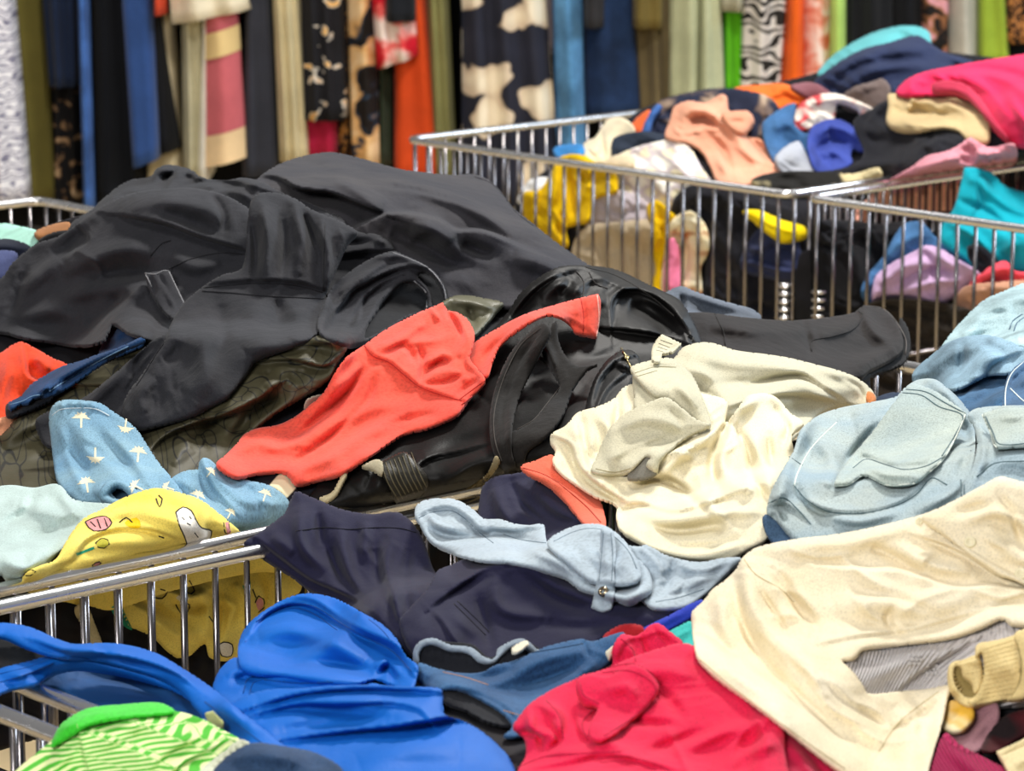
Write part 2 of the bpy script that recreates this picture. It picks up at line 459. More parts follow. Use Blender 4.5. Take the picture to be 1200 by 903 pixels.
def heights(ctrl, sig):
    c = np.array(ctrl, float); num = 0; den = 1e-9
    for x, y, z in c:
        wgt = np.exp(-((GU - x) ** 2 + (GV - y) ** 2) / (2 * sig * sig)) + 1e-7; num = num + wgt * z; den = den + wgt
    return num / den

# ---------------------------------------------------------------- setting
def panel(name, V, Fs, mat):
    o = link(name, mesh_of(V, Fs, name, False), None, mat); o['kind'] = 'structure'; return o
FLOORM = plain('cbb48a', .45, 'floor_vinyl')
panel('floor', *box_data(-5, 5, -1, 9.2, -.1, 0), FLOORM)
panel('wall_back', *box_data(-5, 5, 9.2, 9.3, 0, 3.6), plain('6d6a66', .8, 'wall_paint'))
panel('baseboard_back', *box_data(-5, 5, 9.17, 9.2, 0, .1), plain('4c4a48', .6, 'baseboard_paint'))

# wire bins ------------------------------------------------------
AN = math.radians(42.5)
eA = np.array([math.cos(AN), math.sin(AN)]); eB = np.array([math.sin(AN), -math.cos(AN)])
OO = np.array([-.562, 2.588])
RIM, BOT, RR, WR = .85, .60, .0068, .0031
def gp(a, b): return OO + a * eA + b * eB
wire_me = {}
def wire_mesh(r, L, n=6):
    k = (r, round(L, 3))
    if k not in wire_me:
        V, Fs = tube_data([(0, 0, 0), (0, 0, L)], r, n); wire_me[k] = mesh_of(V, Fs, 'wire'); wire_me[k].materials.append(WIREM)
    return wire_me[k]
def bin_(a0, a1, b0, b1, label, coil=None):
    c = gp((a0 + a1) / 2, (b0 + b1) / 2)
    root = empty('wire_bin', (c[0], c[1], 0), label, 'bin', 'wire mesh bargain bins full of clothes')
    root.rotation_euler = (0, 0, AN)
    ha, hb = (a1 - a0) / 2, (b1 - b0) / 2        # local x along A, local y against B
    cr = .022
    def ring(inset, z, cr=cr):
        P = []
        for sx, sy, st in ((1, 1, 0), (-1, 1, 90), (-1, -1, 180), (1, -1, 270)):
            for k in range(7):
                t = math.radians(st + k * 15); P.append((sx * (ha - inset - cr) + math.cos(t) * cr, sy * (hb - inset - cr) + math.sin(t) * cr, z))
        return P
    V, Fs = tube_data(ring(RR, RIM), RR, 12, True); link('top_rim', mesh_of(V, Fs, 'top_rim'), root, CHROME)
    V, Fs = tube_data(ring(RR, RIM - .115), .0028, 6, True); 
    V2, F2 = tube_data(ring(RR, BOT), .004, 6, True)
    link('lower_rim', mesh_of(V2, F2, 'lower_rim'), root, WIREM)
    me = wire_mesh(WR, RIM - BOT)
    na = int(round((a1 - a0 - .05) / .0365)); nb = int(round((b1 - b0 - .05) / .0365))
    sp = []
    for i in range(na + 1):
        x = -ha + .025 + (2 * ha - .05) * i / na; sp += [(x, hb - RR), (x, -hb + RR)]
    for i in range(nb + 1):
        y = -hb + .025 + (2 * hb - .05) * i / nb; sp += [(ha - RR, y), (-ha + RR, y)]
    for x, y in sp:
        o = bpy.data.objects.new('wire', me); COL.objects.link(o); o.parent = root; o.location = (x, y, BOT)
    # floor of the basket and the legs
    V = []; Fs = []
    def add(D):
        k = len(V); V.extend(D[0]); Fs.extend([tuple(i + k for i in f) for f in D[1]])
    for i in range(12): x = -ha + .02 + (2 * ha - .04) * i / 11; add(tube_data([(x, -hb + .005, BOT), (x, hb - .005, BOT)], .0025, 5))
    for i in range(8): y = -hb + .02 + (2 * hb - .04) * i / 7; add(tube_data([(-ha + .005, y, BOT + .004), (ha - .005, y, BOT + .004)], .0025, 5))
    o = link('basket_floor', mesh_of(V, Fs, 'basket_floor'), root, WIREM)
    for sx in (-1, 1):
        for sy in (-1, 1):
            V, Fs = tube_data([(sx * (ha - .03), sy * (hb - .03), 0), (sx * (ha - .03), sy * (hb - .03), BOT)], .011, 10)
            link('leg', mesh_of(V, Fs, 'leg'), root, CHROME)
    if coil:
        V = []; Fs = []
        for k in range(7):
            zc = BOT + .02 + k * .013; P = [(coil[0] * (ha - .02) + math.cos(t) * .009, coil[1] * (hb - .02) + math.sin(t) * .009, zc) for t in [i * math.pi / 5 for i in range(10)]]
            k0 = len(V); v_, f_ = tube_data(P, .0035, 6, True); V += v_; Fs += [tuple(i + k0 for i in f) for f in f_]
        link('corner_spring', mesh_of(V, Fs, 'corner_spring'), root, CHROME)
    return root
G_ = .017
bin_(.02, 1.53, G_, .967, 'wire clothes bin in front holding the blue hoodie, pink trousers and cream shirt')
bin_(-1.49, -.02, G_, .967, 'wire bin cut off at the bottom left corner, under the green striped top')
bin_(.02, 1.53, -.967, -G_, 'wire clothes bin in the middle holding the yellow printed top and coral sweatshirt')
bin_(.02, 1.53, -1.951, -1.001, 'wire clothes bin behind the heaped black coat, its corner at the left edge')
bin_(2.44, 3.94, -2.126, -1.176, 'far wire bin with the bright yellow cloth and plaid shirt', (-1, -1))
bin_(2.44, 3.94, -1.142, -.192, 'far wire bin at the right holding the turquoise and lilac clothes', (-1, 1))
def proj(p):
    d = np.asarray(p, float) - CAM; D = d[1] * CP - d[2] * SP; yy = d[1] * SP + d[2] * CP
    return CX + F_PX * d[0] / D, CY - F_PX * yy / D, D
def line_v(b=None, a=None, z=RIM):
    """image line of a rim: returns v(u), D(u)"""
    p, q = (gp(-.5, b), gp(4, b)) if a is None else (gp(a, -3.), gp(a, 1.0))
    ts = np.linspace(0, 1, 400); P = [proj((*(p + (q - p) * t), z)) for t in ts]
    P = np.array(sorted(P)); return P
def plane_D(X, Y, n, off):
    r = rays(X, Y)[..., :2] @ n
    return (off + (OO - CAM[:2]) @ n) / r
RA1 = line_v(b=-.011); RF = line_v(a=2.446)
def clamp_L(X, Y):                  # middle bins: stay behind the wire side facing the camera
    rv = np.interp(X, RA1[:, 0], RA1[:, 1])
    D = plane_D(X, Y, eB, -G_ - .012)
    k = np.clip((Y - (rv - 16)) / 10, 0, 1)
    return np.where(k > 0, D * k + (1 - k) * (D - .08), 0)
RFB = line_v(b=-1.160)
def clamp_F1(X, Y):                 # far left bin: also behind the rim it shares with its neighbour
    rv = np.interp(X, RFB[:, 0], RFB[:, 1]); D = plane_D(X, Y, eB, -1.176 - .012)
    k = np.clip((Y - (rv - 5)) / 4, 0, 1) * (X > 925)
    return np.maximum(clamp_F(X, Y), np.where(k > 0, D * k + (1 - k) * (D - .1), 0))
def clamp_F(X, Y):
    rv = np.interp(X, RF[:, 0], RF[:, 1]); D = plane_D(X, Y, eA, 2.44 + .02)
    k = np.clip((Y - (rv - 10)) / 8, 0, 1)
    return np.where(k > 0, D * k + (1 - k) * (D - .08), 0)

# ---------------------------------------------------------------- clothes rack at the back
RY = 7.55
RACKM = metal('9a9a9c', .3, 'rack_steel')
def rack():
    root = empty('clothes_rack', (0, RY + .12, 0), 'long steel clothes rail with garments hanging along the back', 'rack')
    V, Fs = tube_data([(-2.2, 0, 1.62), (2.2, 0, 1.62)], .014, 12); link('rail', mesh_of(V, Fs, 'rail'), root, RACKM)
    for x in (-2.15, 0, 2.15):
        V, Fs = tube_data([(x, 0, 0), (x, 0, 1.62)], .016, 12); link('post', mesh_of(V, Fs, 'post'), root, RACKM)
rack()
RK = [0]
def hang(name, label, cat, mat, u0, u1, vb, u0b=None, u1b=None, vbr=None, dy=0., nf=2, amp=.012, vt=None, parts=None):
    """garment hanging edge-on from the rail: a closed, folded tube of cloth. u0,u1 = its sides at the top of the frame"""
    RK[0] += 1; rnd = random.Random(RK[0] * 7)
    Y = RY + dy; ph = rnd.random() * 6
    def at(u, v):
        r = rays(u, v); return (r / r[1]) * Y
    u0b = u0 if u0b is None else u0b; u1b = u1 if u1b is None else u1b; vbr = vb if vbr is None else vbr
    x0, x1 = at(u0, 0)[0], at(u1, 0)[0]; xb0, xb1 = at(u0b, vb)[0], at(u1b, vbr)[0]
    zb0, zb1 = 1.6 + at(u0b, vb)[2], 1.6 + at(u1b, vbr)[2]; z0 = 1.6 + at(u0, 0)[2]
    zt = 1.6 if vt is None else 1.6 + at(u0, vt)[2]
    n = 28; V = []; Fs = []; rows = 26; uvs = []
    dep = .16
    sx = .25
    for j in range(rows + 1):
        t = j / rows
        for k in range(n * 2):
            front = k < n; s = (k / (n - 1)) if front else (1 - (k - n) / (n - 1))
            zb = zb0 + (zb1 - zb0) * s
            z = zb + (zt - zb) * t
            q = (z0 - z) / max(.05, z0 - zb)                     # 1 at hem, 0 at the frame top
            xl = x0 + (xb0 - x0) * max(q, -.5); xr = x1 + (xb1 - x1) * max(q, -.5)
            x = xl + (xr - xl) * s
            fold = amp * math.sin(s * nf * 2 * math.pi + ph + .5 * math.sin(z * 7)) * (1.2 - .6 * t)
            rim = math.sqrt(max(0, 1 - (2 * s - 1) ** 2))
            y = Y - (.05 * rim + fold * rim) if front else Y + dep * min(1, rim * 2.5)
            if not front: y += fold
            V.append((x, y, z)); uvs.append((x + (0 if front else 3), z))
    m = 2 * n
    for j in range(rows):
        for k in range(m): Fs.append((j * m + k, j * m + (k + 1) % m, (j + 1) * m + (k + 1) % m, (j + 1) * m + k))
    Fs.append(tuple(rows * m + k for k in range(m)))
    Fs.append(tuple(k for k in range(m))[::-1])
    off = np.array([(x0 + x1) / 2, Y, min(zb0, zb1)])
    me = mesh_of(np.array(V) - off, Fs, name)
    uv = me.uv_layers.new(name='UVMap'); li = np.empty(len(me.loops), np.int32); me.loops.foreach_get('vertex_index', li)
    uv.data.foreach_set('uv', np.array(uvs)[li].ravel())
    o = link(name, me, None, mat); o.location = off
    tag(o, label, cat, 'garments hanging on the rail')
    for (pn, pm, va, vb2) in (parts or []):                      # band of other cloth sewn on: slightly proud
        me2V = []; F2 = []
        for j in range(4):
            for k in range(n):
                s = k / (n - 1); zz = 1.6 + at(u0, va)[2] + (at(u0, vb2)[2] - at(u0, va)[2]) * j / 3 + (zb1 - zb0) * s * .9
                q = (z0 - zz) / max(.05, z0 - zb0)
                xl = x0 + (xb0 - x0) * q - .002; xr = x1 + (xb1 - x1) * q + .002
                t = 0.2; rim = math.sqrt(max(0, 1 - (2 * s - 1) ** 2))
                fold = amp * math.sin(s * nf * 2 * math.pi + ph + .5 * math.sin(zz * 7)) * 1.08
                me2V.append((xl + (xr - xl) * s, Y - .006 - (.05 * rim + fold * rim), zz))
        for j in range(3):
            for k in range(n - 1): F2.append((j * n + k, j * n + k + 1, (j + 1) * n + k + 1, (j + 1) * n + k))
        link(pn, mesh_of(np.array(me2V) - off, F2, pn), o, pm)
    return o
c = cloth
K = c('16171b', 'jersey')
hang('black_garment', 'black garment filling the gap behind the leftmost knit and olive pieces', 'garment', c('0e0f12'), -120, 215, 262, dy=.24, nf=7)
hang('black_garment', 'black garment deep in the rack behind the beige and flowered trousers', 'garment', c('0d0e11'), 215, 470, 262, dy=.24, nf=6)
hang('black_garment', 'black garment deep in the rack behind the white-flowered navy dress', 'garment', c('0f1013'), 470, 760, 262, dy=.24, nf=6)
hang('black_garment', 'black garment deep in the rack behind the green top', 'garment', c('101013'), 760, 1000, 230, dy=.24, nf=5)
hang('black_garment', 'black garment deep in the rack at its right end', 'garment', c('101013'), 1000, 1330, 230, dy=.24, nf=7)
hang('brown_jacket', 'dull brown jacket cut off by the left edge of the rack', 'jacket', c('3c3528'), -60, -8, 225, dy=.05)
hang('grey_sweater', 'grey woollen sweater outside the frame at the left end of the rack', 'sweater', c('77757a'), -118, -62, 200, dy=.02)
hang('olive_trousers', 'olive trousers beside the white knit at the left end of the rack', 'trousers', c('5d5524', 'jersey'), 8, 52, 235, 26, 66, dy=.06, nf=1)
hang('navy_skirt', 'dark teal-navy skirt right of the olive trousers', 'skirt', c('16223a'), 50, 92, 100, 58, 92, dy=.03, nf=2)
hang('dark_print_dress', 'black dress with small tan speckles under the dark navy skirt', 'dress', pattern('noise', [(.0, '0c0b0c'), (.55, '100e0f'), (.62, '8a6a4a'), (.7, 'b49a78')], 38), 58, 98, 245, 62, 102, dy=.09)
hang('blue_trousers', 'narrow mid-blue trousers leg between black pieces', 'trousers', c('3f66a8', 'denim'), 92, 105, 245, 99, 112, dy=0, nf=1, amp=.004)
hang('black_coat', 'long black coat right of the narrow blue leg', 'coat', c('0f1116'), 107, 165, 240, 112, 172, dy=.06, nf=2)
hang('white_knit', 'white and grey chunky knit at the very left edge of the rack', 'sweater', pattern('zigzag', [(.0, '6d6a80'), (.35, 'b8b6c4'), (.7, 'e9e7ea')], 22), -40, 12, 236, -30, 32, dy=-.1, nf=2)
hang('navy_coat', 'royal-navy wool coat with a squared hem', 'coat', c('2c4a82', 'fleece'), 143, 181, 196, 156, 188, 184, dy=-.02, nf=1, amp=.006)
hang('black_coat', 'black coat lapping the right side of the royal-navy coat', 'coat', c('131418'), 176, 186, 180, 184, 212, 172, dy=.02, nf=1, amp=.004)
hang('cream_trousers', 'cream trousers hanging straight behind the black lapel', 'trousers', c('d9cba8'), 184, 204, 210, 172, 218, dy=.07, nf=1)
hang('red_scarf', 'scrap of orange-red cloth at the top of the cream trousers', 'scarf', c('c8411f'), 181, 196, 16, dy=-.05, nf=1)
hang('grey_white_blouse', 'pale grey-green blouse with a white front edge', 'blouse', c('bdb696'), 212, 240, 208, 216, 242, dy=0, nf=2, amp=.01)
hang('white_blouse', 'slim white cloth edge showing beside the dusty pink tunic', 'blouse', c('ece8dc'), 240, 244, 210, 232, 246, dy=-.015, nf=1, amp=.004)
TRIM = c('e6c79a'); LACE = pattern('noise', [(.35, 'c9a562'), (.6, 'f0d9a4')], 140)
hang('pink_tunic', 'dusty pink tunic with a cream hem band and a lace stripe', 'tunic', c('c9656c'), 239, 278, 194, 240, 290, 180, dy=-.03, nf=1, amp=.006,
     parts=[('lace_band', LACE, 40, 70), ('hem_band', TRIM, 159, 195)])
hang('cream_blouse', 'short cream top hanging over the pink tunic', 'blouse', c('e8dcc0'), 200, 292, 28, 202, 297, 10, dy=-.06, nf=2)
hang('charcoal_coat', 'charcoal-blue coat between the pink tunic and the beige trousers', 'coat', c('34363f'), 288, 318, 205, 284, 328, dy=0, nf=1)
hang('beige_trousers', 'beige linen trousers with gathered hem', 'trousers', c('cbbc93'), 320, 352, 188, 328, 363, dy=-.03, nf=3, amp=.008)
hang('beige_trousers', 'thin beige cloth edge left of the linen trousers', 'trousers', c('a2946f'), 309, 320, 188, 316, 330, dy=.04, nf=1, amp=.003)
hang('floral_dress', 'black dress scattered with cream and orange flowers', 'dress', pattern('voronoi', [(.0, 'f0d8a0'), (.16, 'e0a030'), (.24, 'd9cfc0'), (.3, '17161a'), (1, '1b1a1e')], 16), 352, 404, 139, 356, 408, dy=-.04, nf=3, amp=.008)
hang('crimson_skirt', 'crimson skirt showing under the black flowered dress', 'skirt', c('ad1d3f'), 352, 396, 182, 358, 397, dy=.0, nf=1)
hang('gold_print_blouse', 'blouse with a tiny gold and brown print beside the flowered dress', 'blouse', pattern('voronoi', [(.0, 'e8c890'), (.25, 'b5762a'), (.5, '1d1614')], 40), 396, 410, 182, 396, 412, dy=.02, nf=1, amp=.004)
hang('tan_print_trousers', 'tan trousers with a bold black leaf print', 'trousers', pattern('noise', [(.4, '191310'), (.44, '2a3a4c'), (.47, 'd6a262'), (.62, 'ecc998')], 14), 407, 441, 192, 413, 445, dy=-.03, nf=1)
hang('green_trousers', 'dark green trousers beneath the red tie-dye top', 'trousers', c('46533f'), 442, 460, 192, 444, 460, dy=.06, nf=1)
hang('orange_trousers', 'burnt-orange trousers with a soft lighter edge', 'trousers', c('d0481a'), 462, 500, 208, 462, 520, dy=.0, nf=1)
hang('tie_dye_blouse', 'red and white tie-dye top with a ragged hem', 'blouse', pattern('noise', [(.36, 'f3dfd4'), (.48, 'e8625c'), (.56, 'd3182c')], 16), 436, 486, 80, 442, 490, 64, dy=-.06, nf=2)
hang('black_blouse', 'black top hanging over the red tie-dye', 'blouse', c('17191e'), 452, 487, 24, dy=-.1, nf=1)
hang('olive_shirt', 'sage-olive shirt with a faint stripe right of the orange trousers', 'shirt', c('7f7c4c'), 500, 526, 206, 508, 536, dy=-.01, nf=2, amp=.006)
hang('flower_dress', 'navy-black dress with big cream flowers', 'dress', pattern('voronoi', [(.0, 'f4e6cc'), (.3, 'e8d9bd'), (.43, 'cdb79c'), (.46, '23242f'), (1, '2a2b38')], 8), 541, 640, 238, 541, 658, dy=-.05, nf=3, amp=.018)
hang('mauve_cardigan', 'narrow mauve-grey cardigan edge', 'cardigan', c('7f7478'), 636, 652, 60, 640, 655, dy=.02, nf=1, amp=.004)
hang('jeans', 'light blue jeans leg right of the big-flower dress', 'jeans', c('5b92c0', 'denim'), 648, 682, 184, 652, 687, dy=-.04, nf=1)
hang('navy_jeans', 'wide dark navy jeans hanging on the rail', 'jeans', c('1d3050', 'denim'), 684, 742, 135, 682, 752, dy=-.02, nf=1)
hang('grey_jacket', 'short dark grey jacket hem over the navy jeans', 'jacket', c('2c2a2c'), 684, 708, 31, dy=-.07, nf=1)
hang('olive_jacket', 'short olive-brown jacket right of the navy jeans', 'jacket', c('6c5c2e'), 742, 777, 32, dy=-.06, nf=1)
hang('brown_trousers', 'brown-grey trousers beneath the olive-brown jacket', 'trousers', c('6d5f42'), 742, 790, 135, 748, 790, dy=.0, nf=2)
hang('sage_sweater', 'sage heathered long knit with two hanging halves', 'sweater', c('b6b892', 'heather'), 785, 822, 122, 784, 820, dy=-.05, nf=1)
hang('sage_sweater', 'right half of the sage heathered knit beside the green top', 'sweater', c('bcbf9a', 'heather'), 821, 845, 122, 818, 850, dy=-.06, nf=1)
hang('grey_blouse', 'small stone-grey top above the vivid green one', 'blouse', c('a5a088'), 844, 871, 12, dy=-.08, nf=1)
hang('green_blouse', 'vivid grass-green top between the sage knit and zigzag print', 'blouse', c('63c01e'), 846, 870, 110, dy=-.02, nf=1)
hang('zigzag_dress', 'black and white zigzag print dress', 'dress', pattern('zigzag', [(.42, '26221f'), (.52, 'd8cfc6')], 12), 870, 922, 112, 866, 914, dy=-.05, nf=2)
hang('orange_dress', 'bright orange dress beside the zigzag print', 'dress', c('f2661c'), 922, 942, 112, 914, 942, dy=-.04, nf=1, amp=.006)
hang('coral_print_dress', 'pale coral mottled dress', 'dress', pattern('noise', [(.35, 'd96b4c'), (.5, 'ecae98'), (.62, 'f2d9cc')], 26), 941, 973, 112, dy=-.03, nf=1)
hang('lime_blouse', 'pale lime top with a white edge', 'blouse', c('b9dd72'), 973, 991, 95, dy=-.05, nf=1, amp=.004)
hang('black_dress', 'plain black dress right of the pale lime top', 'dress', c('1a1b1e'), 991, 1046, 90, dy=-.03, nf=2)
hang('black_dress', 'second plain black dress, left of the pink-flowered one', 'dress', c('131418'), 1046, 1084, 90, dy=-.01, nf=1)
hang('rose_print_dress', 'black dress with brown and pink roses on its lower part', 'dress', pattern('noise', [(.45, '1b1716'), (.52, 'a06a44'), (.6, 'd99aa0')], 20), 1080, 1111, 62, dy=-.04, nf=1)
hang('grey_skirt', 'stone-grey linen skirt left of the lime skirt', 'skirt', c('bdb8aa', 'heather'), 1109, 1146, 78, dy=-.03, nf=1)
hang('lime_skirt', 'olive-lime skirt near the right end of the rack', 'skirt', c('9bb23a'), 1146, 1178, 75, 1146, 1183, dy=-.04, nf=1)
hang('leopard_dress', 'leopard print dress at the right edge of the rack', 'dress', pattern('leopard', [(.0, '1a1210'), (.12, '2a1a12'), (.18, 'b0713c'), (.5, 'c98f55')], 30), 1176, 1236, 50, dy=-.05, nf=2)
hang('navy_dress', 'dark navy dress under the leopard print one', 'dress', c('1d222c'), 1180, 1300, 80, dy=0.0, nf=2)

# ---------------------------------------------------------------- far bins
Z = depth_z(GU, GV, np.minimum(heights([(620, 130, .9), (760, 120, .9), (900, 110, .96), (1060, 40, 1.03), (1200, 60, 1.02), (700, 220, .8), (900, 220, .8), (760, 320, .72), (1000, 300, .74), (1200, 300, .8), (1100, 150, .92), (1000, 210, .84), (620, 250, .76), (900, 360, .68), (1100, 400, .66)], 70), 1.05))
Z = np.minimum(Z, 6.9); PF = Z.copy()
rv = np.interp(GU, RF[:, 0], RF[:, 1]); Z = np.where(GV > rv - 26, np.maximum(Z, plane_D(GU, GV, eA, 2.44 + .16)), Z)
rb = np.interp(GU, RFB[:, 0], RFB[:, 1]); Z = np.where((GU > 925) & (GV > rb - 7), np.maximum(Z, plane_D(GU, GV, eB, -1.176 - .1)), Z)
CLAMP = clamp_F1
KM = c('15151a')
LO = dict(wr=(11, 15, 2.2, 25), puff=7, R=14, T=3, r=6)
one('clothes_heap', 'jumbled black clothes under the coloured pieces in the far bins', 'clothes', pattern('noise', [(.35, '0d0d10'), (.55, '1b1b22'), (.7, '2b2b30')], 12),
    '606,235 655,188 700,168 742,134 760,124 800,112 900,98 960,84 1040,55 1100,60 1190,70 1300,80 1300,260 1150,300 1040,320 980,330 960,400 900,420 740,400 640,345 612,290', kind='stuff', wr=(7, 30, 1.6, 10), puff=0, lift=0)
one('teal_shirt', 'pale teal cloth peeking from the top of the far heap', 'shirt', c('5aacb0'), '958,88 972,68 995,52 1018,40 1040,33 1060,30 1080,32 1090,40 1088,60 1000,95', 'r5,8:968,78 1000,56 1040,42 1080,38', **LO)
one('navy_jacket', 'navy jacket heaped at the top of the far bin', 'jacket', c('262f4c'), '953,97 975,78 995,65 1015,56 1040,50 1072,41 1085,46 1105,60 1142,74 1110,95 1060,122 1000,118 960,108', 'r8,9:965,92 1000,72 1045,60 1090,58;r7,8:985,105 1020,85 1060,78 1100,80;v5,6:975,98 1010,76 1060,68', **LO)
one('brown_scarf', 'crumpled brown-grey scarf below the navy jacket', 'scarf', c('6a5c58'), '982,118 1000,102 1020,96 1035,92 1044,105 1034,128 1000,130', 'r5,5:995,112 1010,104 1030,100', **LO)
one('orange_shirt', 'orange shirt crumpled at the back left of the far heap', 'shirt', c('e06c26'), '858,104 900,98 915,97 928,101 946,113 940,121 915,128 900,142 870,120', 'r6,7:905,110 920,104 940,116;v4,4:900,118 920,114 940,119', **LO)
one('mauve_scarf', 'dull mauve scarf next to the orange shirt', 'scarf', c('8a5a62'), '926,101 945,96 960,99 975,112 960,120 944,114', **LO)
one('tan_print_blouse', 'dark navy blouse with tan blotches behind the peach shirt', 'blouse', pattern('noise', [(.5, '1b2034'), (.57, '6b5a50'), (.64, 'b39c84')], 14), '752,156 762,135 770,120 790,112 812,107 840,103 870,105 905,116 915,140 880,165 780,175', 'r5,8:765,150 775,128 800,116 840,110', **LO)
one('orange_scarf', 'small orange scrap behind the cream socks', 'scarf', c('e86a32'), '738,150 748,136 762,129 757,160 742,158', **LO)
one('blue_belt', 'strip of mid-blue denim beside the small orange scrap', 'belt', c('3c62a0', 'denim'), '752,156 760,134 770,122 776,124 766,140 760,160', **LO)
one('cream_socks', 'pair of cream fluffy socks at the left of the far heap', 'socks', c('e6d8b8', 'fleece'), '680,186 685,167 697,161 703,152 712,140 728,137 742,147 744,156 724,163 718,178 712,190 690,192', 'v6,4:704,152 706,170 708,186', **LO)
one('dotted_scarf', 'dark slate scarf with a few white dots', 'scarf', pattern('voronoi', [(0, 'e8e6e0'), (.13, 'e8e6e0'), (.16, '2a3342')], 22), '716,172 719,162 735,156 760,154 786,160 788,172 762,172 740,182 720,184', **LO)
one('plaid_shirt', 'white shirt with a faint lilac and yellow plaid', 'shirt', pattern('check', [(0, 'f2efe4'), (.35, 'ece6dc'), (.6, 'c9bcc4'), (.85, 'e4dbbd')], 9), '700,200 720,184 740,174 765,167 790,163 808,172 822,195 838,222 820,240 800,258 780,275 755,285 730,262 712,240 705,215', 'r6,9:730,190 760,205 790,240;v5,6:720,205 750,230 760,262;r5,8:770,175 800,200 815,225', **LO)
one('cream_hat', 'cream knitted piece below the dotted scarf', 'hat', c('e9d6b4', 'fleece'), '708,194 716,184 732,180 744,185 740,198 722,203 708,201', **LO)
one('blue_cloth', 'small bright blue scrap at the left inside the far bin', 'cloth', c('2f7fc0'), '648,174 664,169 684,171 682,186 655,186', **LO)
one('white_cloth', 'crumpled white scrap left of the yellow cloth', 'cloth', c('e6e6e6'), '606,236 612,222 622,210 642,208 646,222 622,238', **LO)
one('grey_blouse', 'pale mauve-grey blouse behind the wires right of the yellow cloth', 'blouse', c('b9aeb4'), '686,248 698,228 722,222 750,230 766,250 760,272 720,275 690,270', 'v6,5:700,235 725,250 750,245;r5,6:705,228 740,232', **LO)
one('beige_trousers', 'crumpled beige trousers behind the wires at the middle of the far bin', 'trousers', c('bfae92'), '660,330 668,300 675,278 690,264 725,260 765,258 775,275 772,350 740,345 700,335', 'v6,6:700,270 705,300 715,335;r5,6:730,265 735,300 745,340;v5,5:755,270 760,310', **LO)
one('yellow_blouse', 'vivid yellow crumpled top behind the wires', 'blouse', c('dcb400'), '613,226 632,222 645,203 656,184 682,181 700,191 719,197 724,222 708,228 695,234 690,258 674,262 664,268 666,287 650,285 637,272 626,264 614,252', 'r9,8:650,190 652,215 645,245;v8,5:668,188 668,220 672,255;r8,6:685,190 690,210 682,235;v6,5:640,215 630,240 640,262;r6,5:655,245 650,268 655,282', **LO)
one('black_trousers', 'black trousers filling the middle of the far bin', 'trousers', c('1a1a20'), '786,252 790,232 805,218 830,213 860,218 900,236 935,250 940,300 935,400 830,400 826,300 818,264 800,252', 'r8,12:800,235 840,228 900,250;r8,10:840,270 870,320 880,370;v6,8:860,250 890,300', **LO)
one('navy_shirt', 'dark navy shirt behind the wires left of the bin corner', 'shirt', c('2a3150'), '868,302 884,272 905,262 932,268 936,325 890,322 870,315', 'r6,7:880,300 900,280 925,280', **LO)
one('yellow_scarf', 'long strip of yellow cloth beside the pink-lined slipper', 'scarf', c('e8bc00'), '758,242 770,234 784,246 795,258 786,280 780,298 776,318 784,338 776,350 762,344 768,316 764,290 764,268', 'v6,4:772,245 776,270 772,300', **LO)
g = garment('printed_hat', 'cream flower-printed hat with a bright pink lining strip', 'hat')
g.location = (0, 0, 0)
g_ = patch('crown', pattern('noise', [(.4, 'b06a3a'), (.5, 'f2e2b8'), (.66, 'f6efd2')], 24), '779,292 785,262 797,250 810,247 822,256 830,272 831,292 822,312 820,350 778,350', 'v8,6:800,270 804,300 800,335;r5,5:815,262 824,285', g, **LO)
patch('lining', c('f083a8'), '780,292 788,278 796,292 796,345 779,350', '', g, **LO)
one('yellow_sock', 'flat yellow scrap by the corner of the far bins', 'sock', c('f2d400'), '870,247 890,246 905,252 918,258 944,266 944,277 918,284 902,275 885,260', 'r3,4:885,253 905,263 930,272', **LO)
g = garment('peach_shirt', 'peach shirt spilling over the middle of the far bin', 'shirt')
patch('body', c('dd9f82'), '779,159 785,140 790,125 806,118 828,120 845,110 852,113 855,130 877,130 884,142 875,158 895,164 910,180 925,188 924,202 905,205 885,215 860,218 842,214 833,196 822,177 805,167 790,165', 'r10,8:795,150 805,132 825,128 838,140;v9,5:808,145 825,140 842,150;r10,8:835,135 855,150 875,175 890,195;v9,5:828,155 848,175 858,205;r8,6:860,170 885,185 915,195;v8,5:870,150 890,172 915,182;r7,6:840,185 852,200 870,210', g, **LO)
patch('collar', c('cf9274'), '845,134 858,130 876,131 883,142 872,156 858,152', 'v6,4:856,142 872,143', g, **LO)
one('floral_scarf', 'white scarf with small red flowers beside the blue clothes', 'scarf', pattern('noise', [(.38, 'd04a50'), (.46, 'f0e2d4'), (.7, 'f4efe6')], 26), '929,144 937,122 955,112 975,109 1000,116 1026,130 1016,142 1002,126 982,121 977,142 955,149 938,154', 'r5,5:940,130 960,118 990,116', **LO)
one('blue_jeans', 'faded steel-blue jeans on the far heap', 'jeans', c('3c6490', 'denim'), '893,146 915,127 932,121 931,143 940,154 958,160 948,172 954,200 925,202 905,186', 'r6,8:905,150 925,145 945,165;v5,6:915,160 935,175 945,195', **LO)
one('grey_towel', 'pale grey folded cloth below the faded steel-blue jeans', 'towel', c('a9acb4'), '908,184 935,165 945,180 956,202 918,203', **LO)
one('royal_blue_shirt', 'crumpled royal-blue shirt at the centre of the far heap', 'shirt', c('3a4a9a'), '946,168 950,150 965,141 985,140 1003,150 1019,161 1022,173 1010,177 1000,174 997,182 999,191 982,199 957,201 948,182', 'r8,6:955,160 970,150 990,152 1008,164;v8,5:958,175 975,165 995,170;r7,6:960,185 978,178 992,188;v6,4:972,146 976,165', **LO)
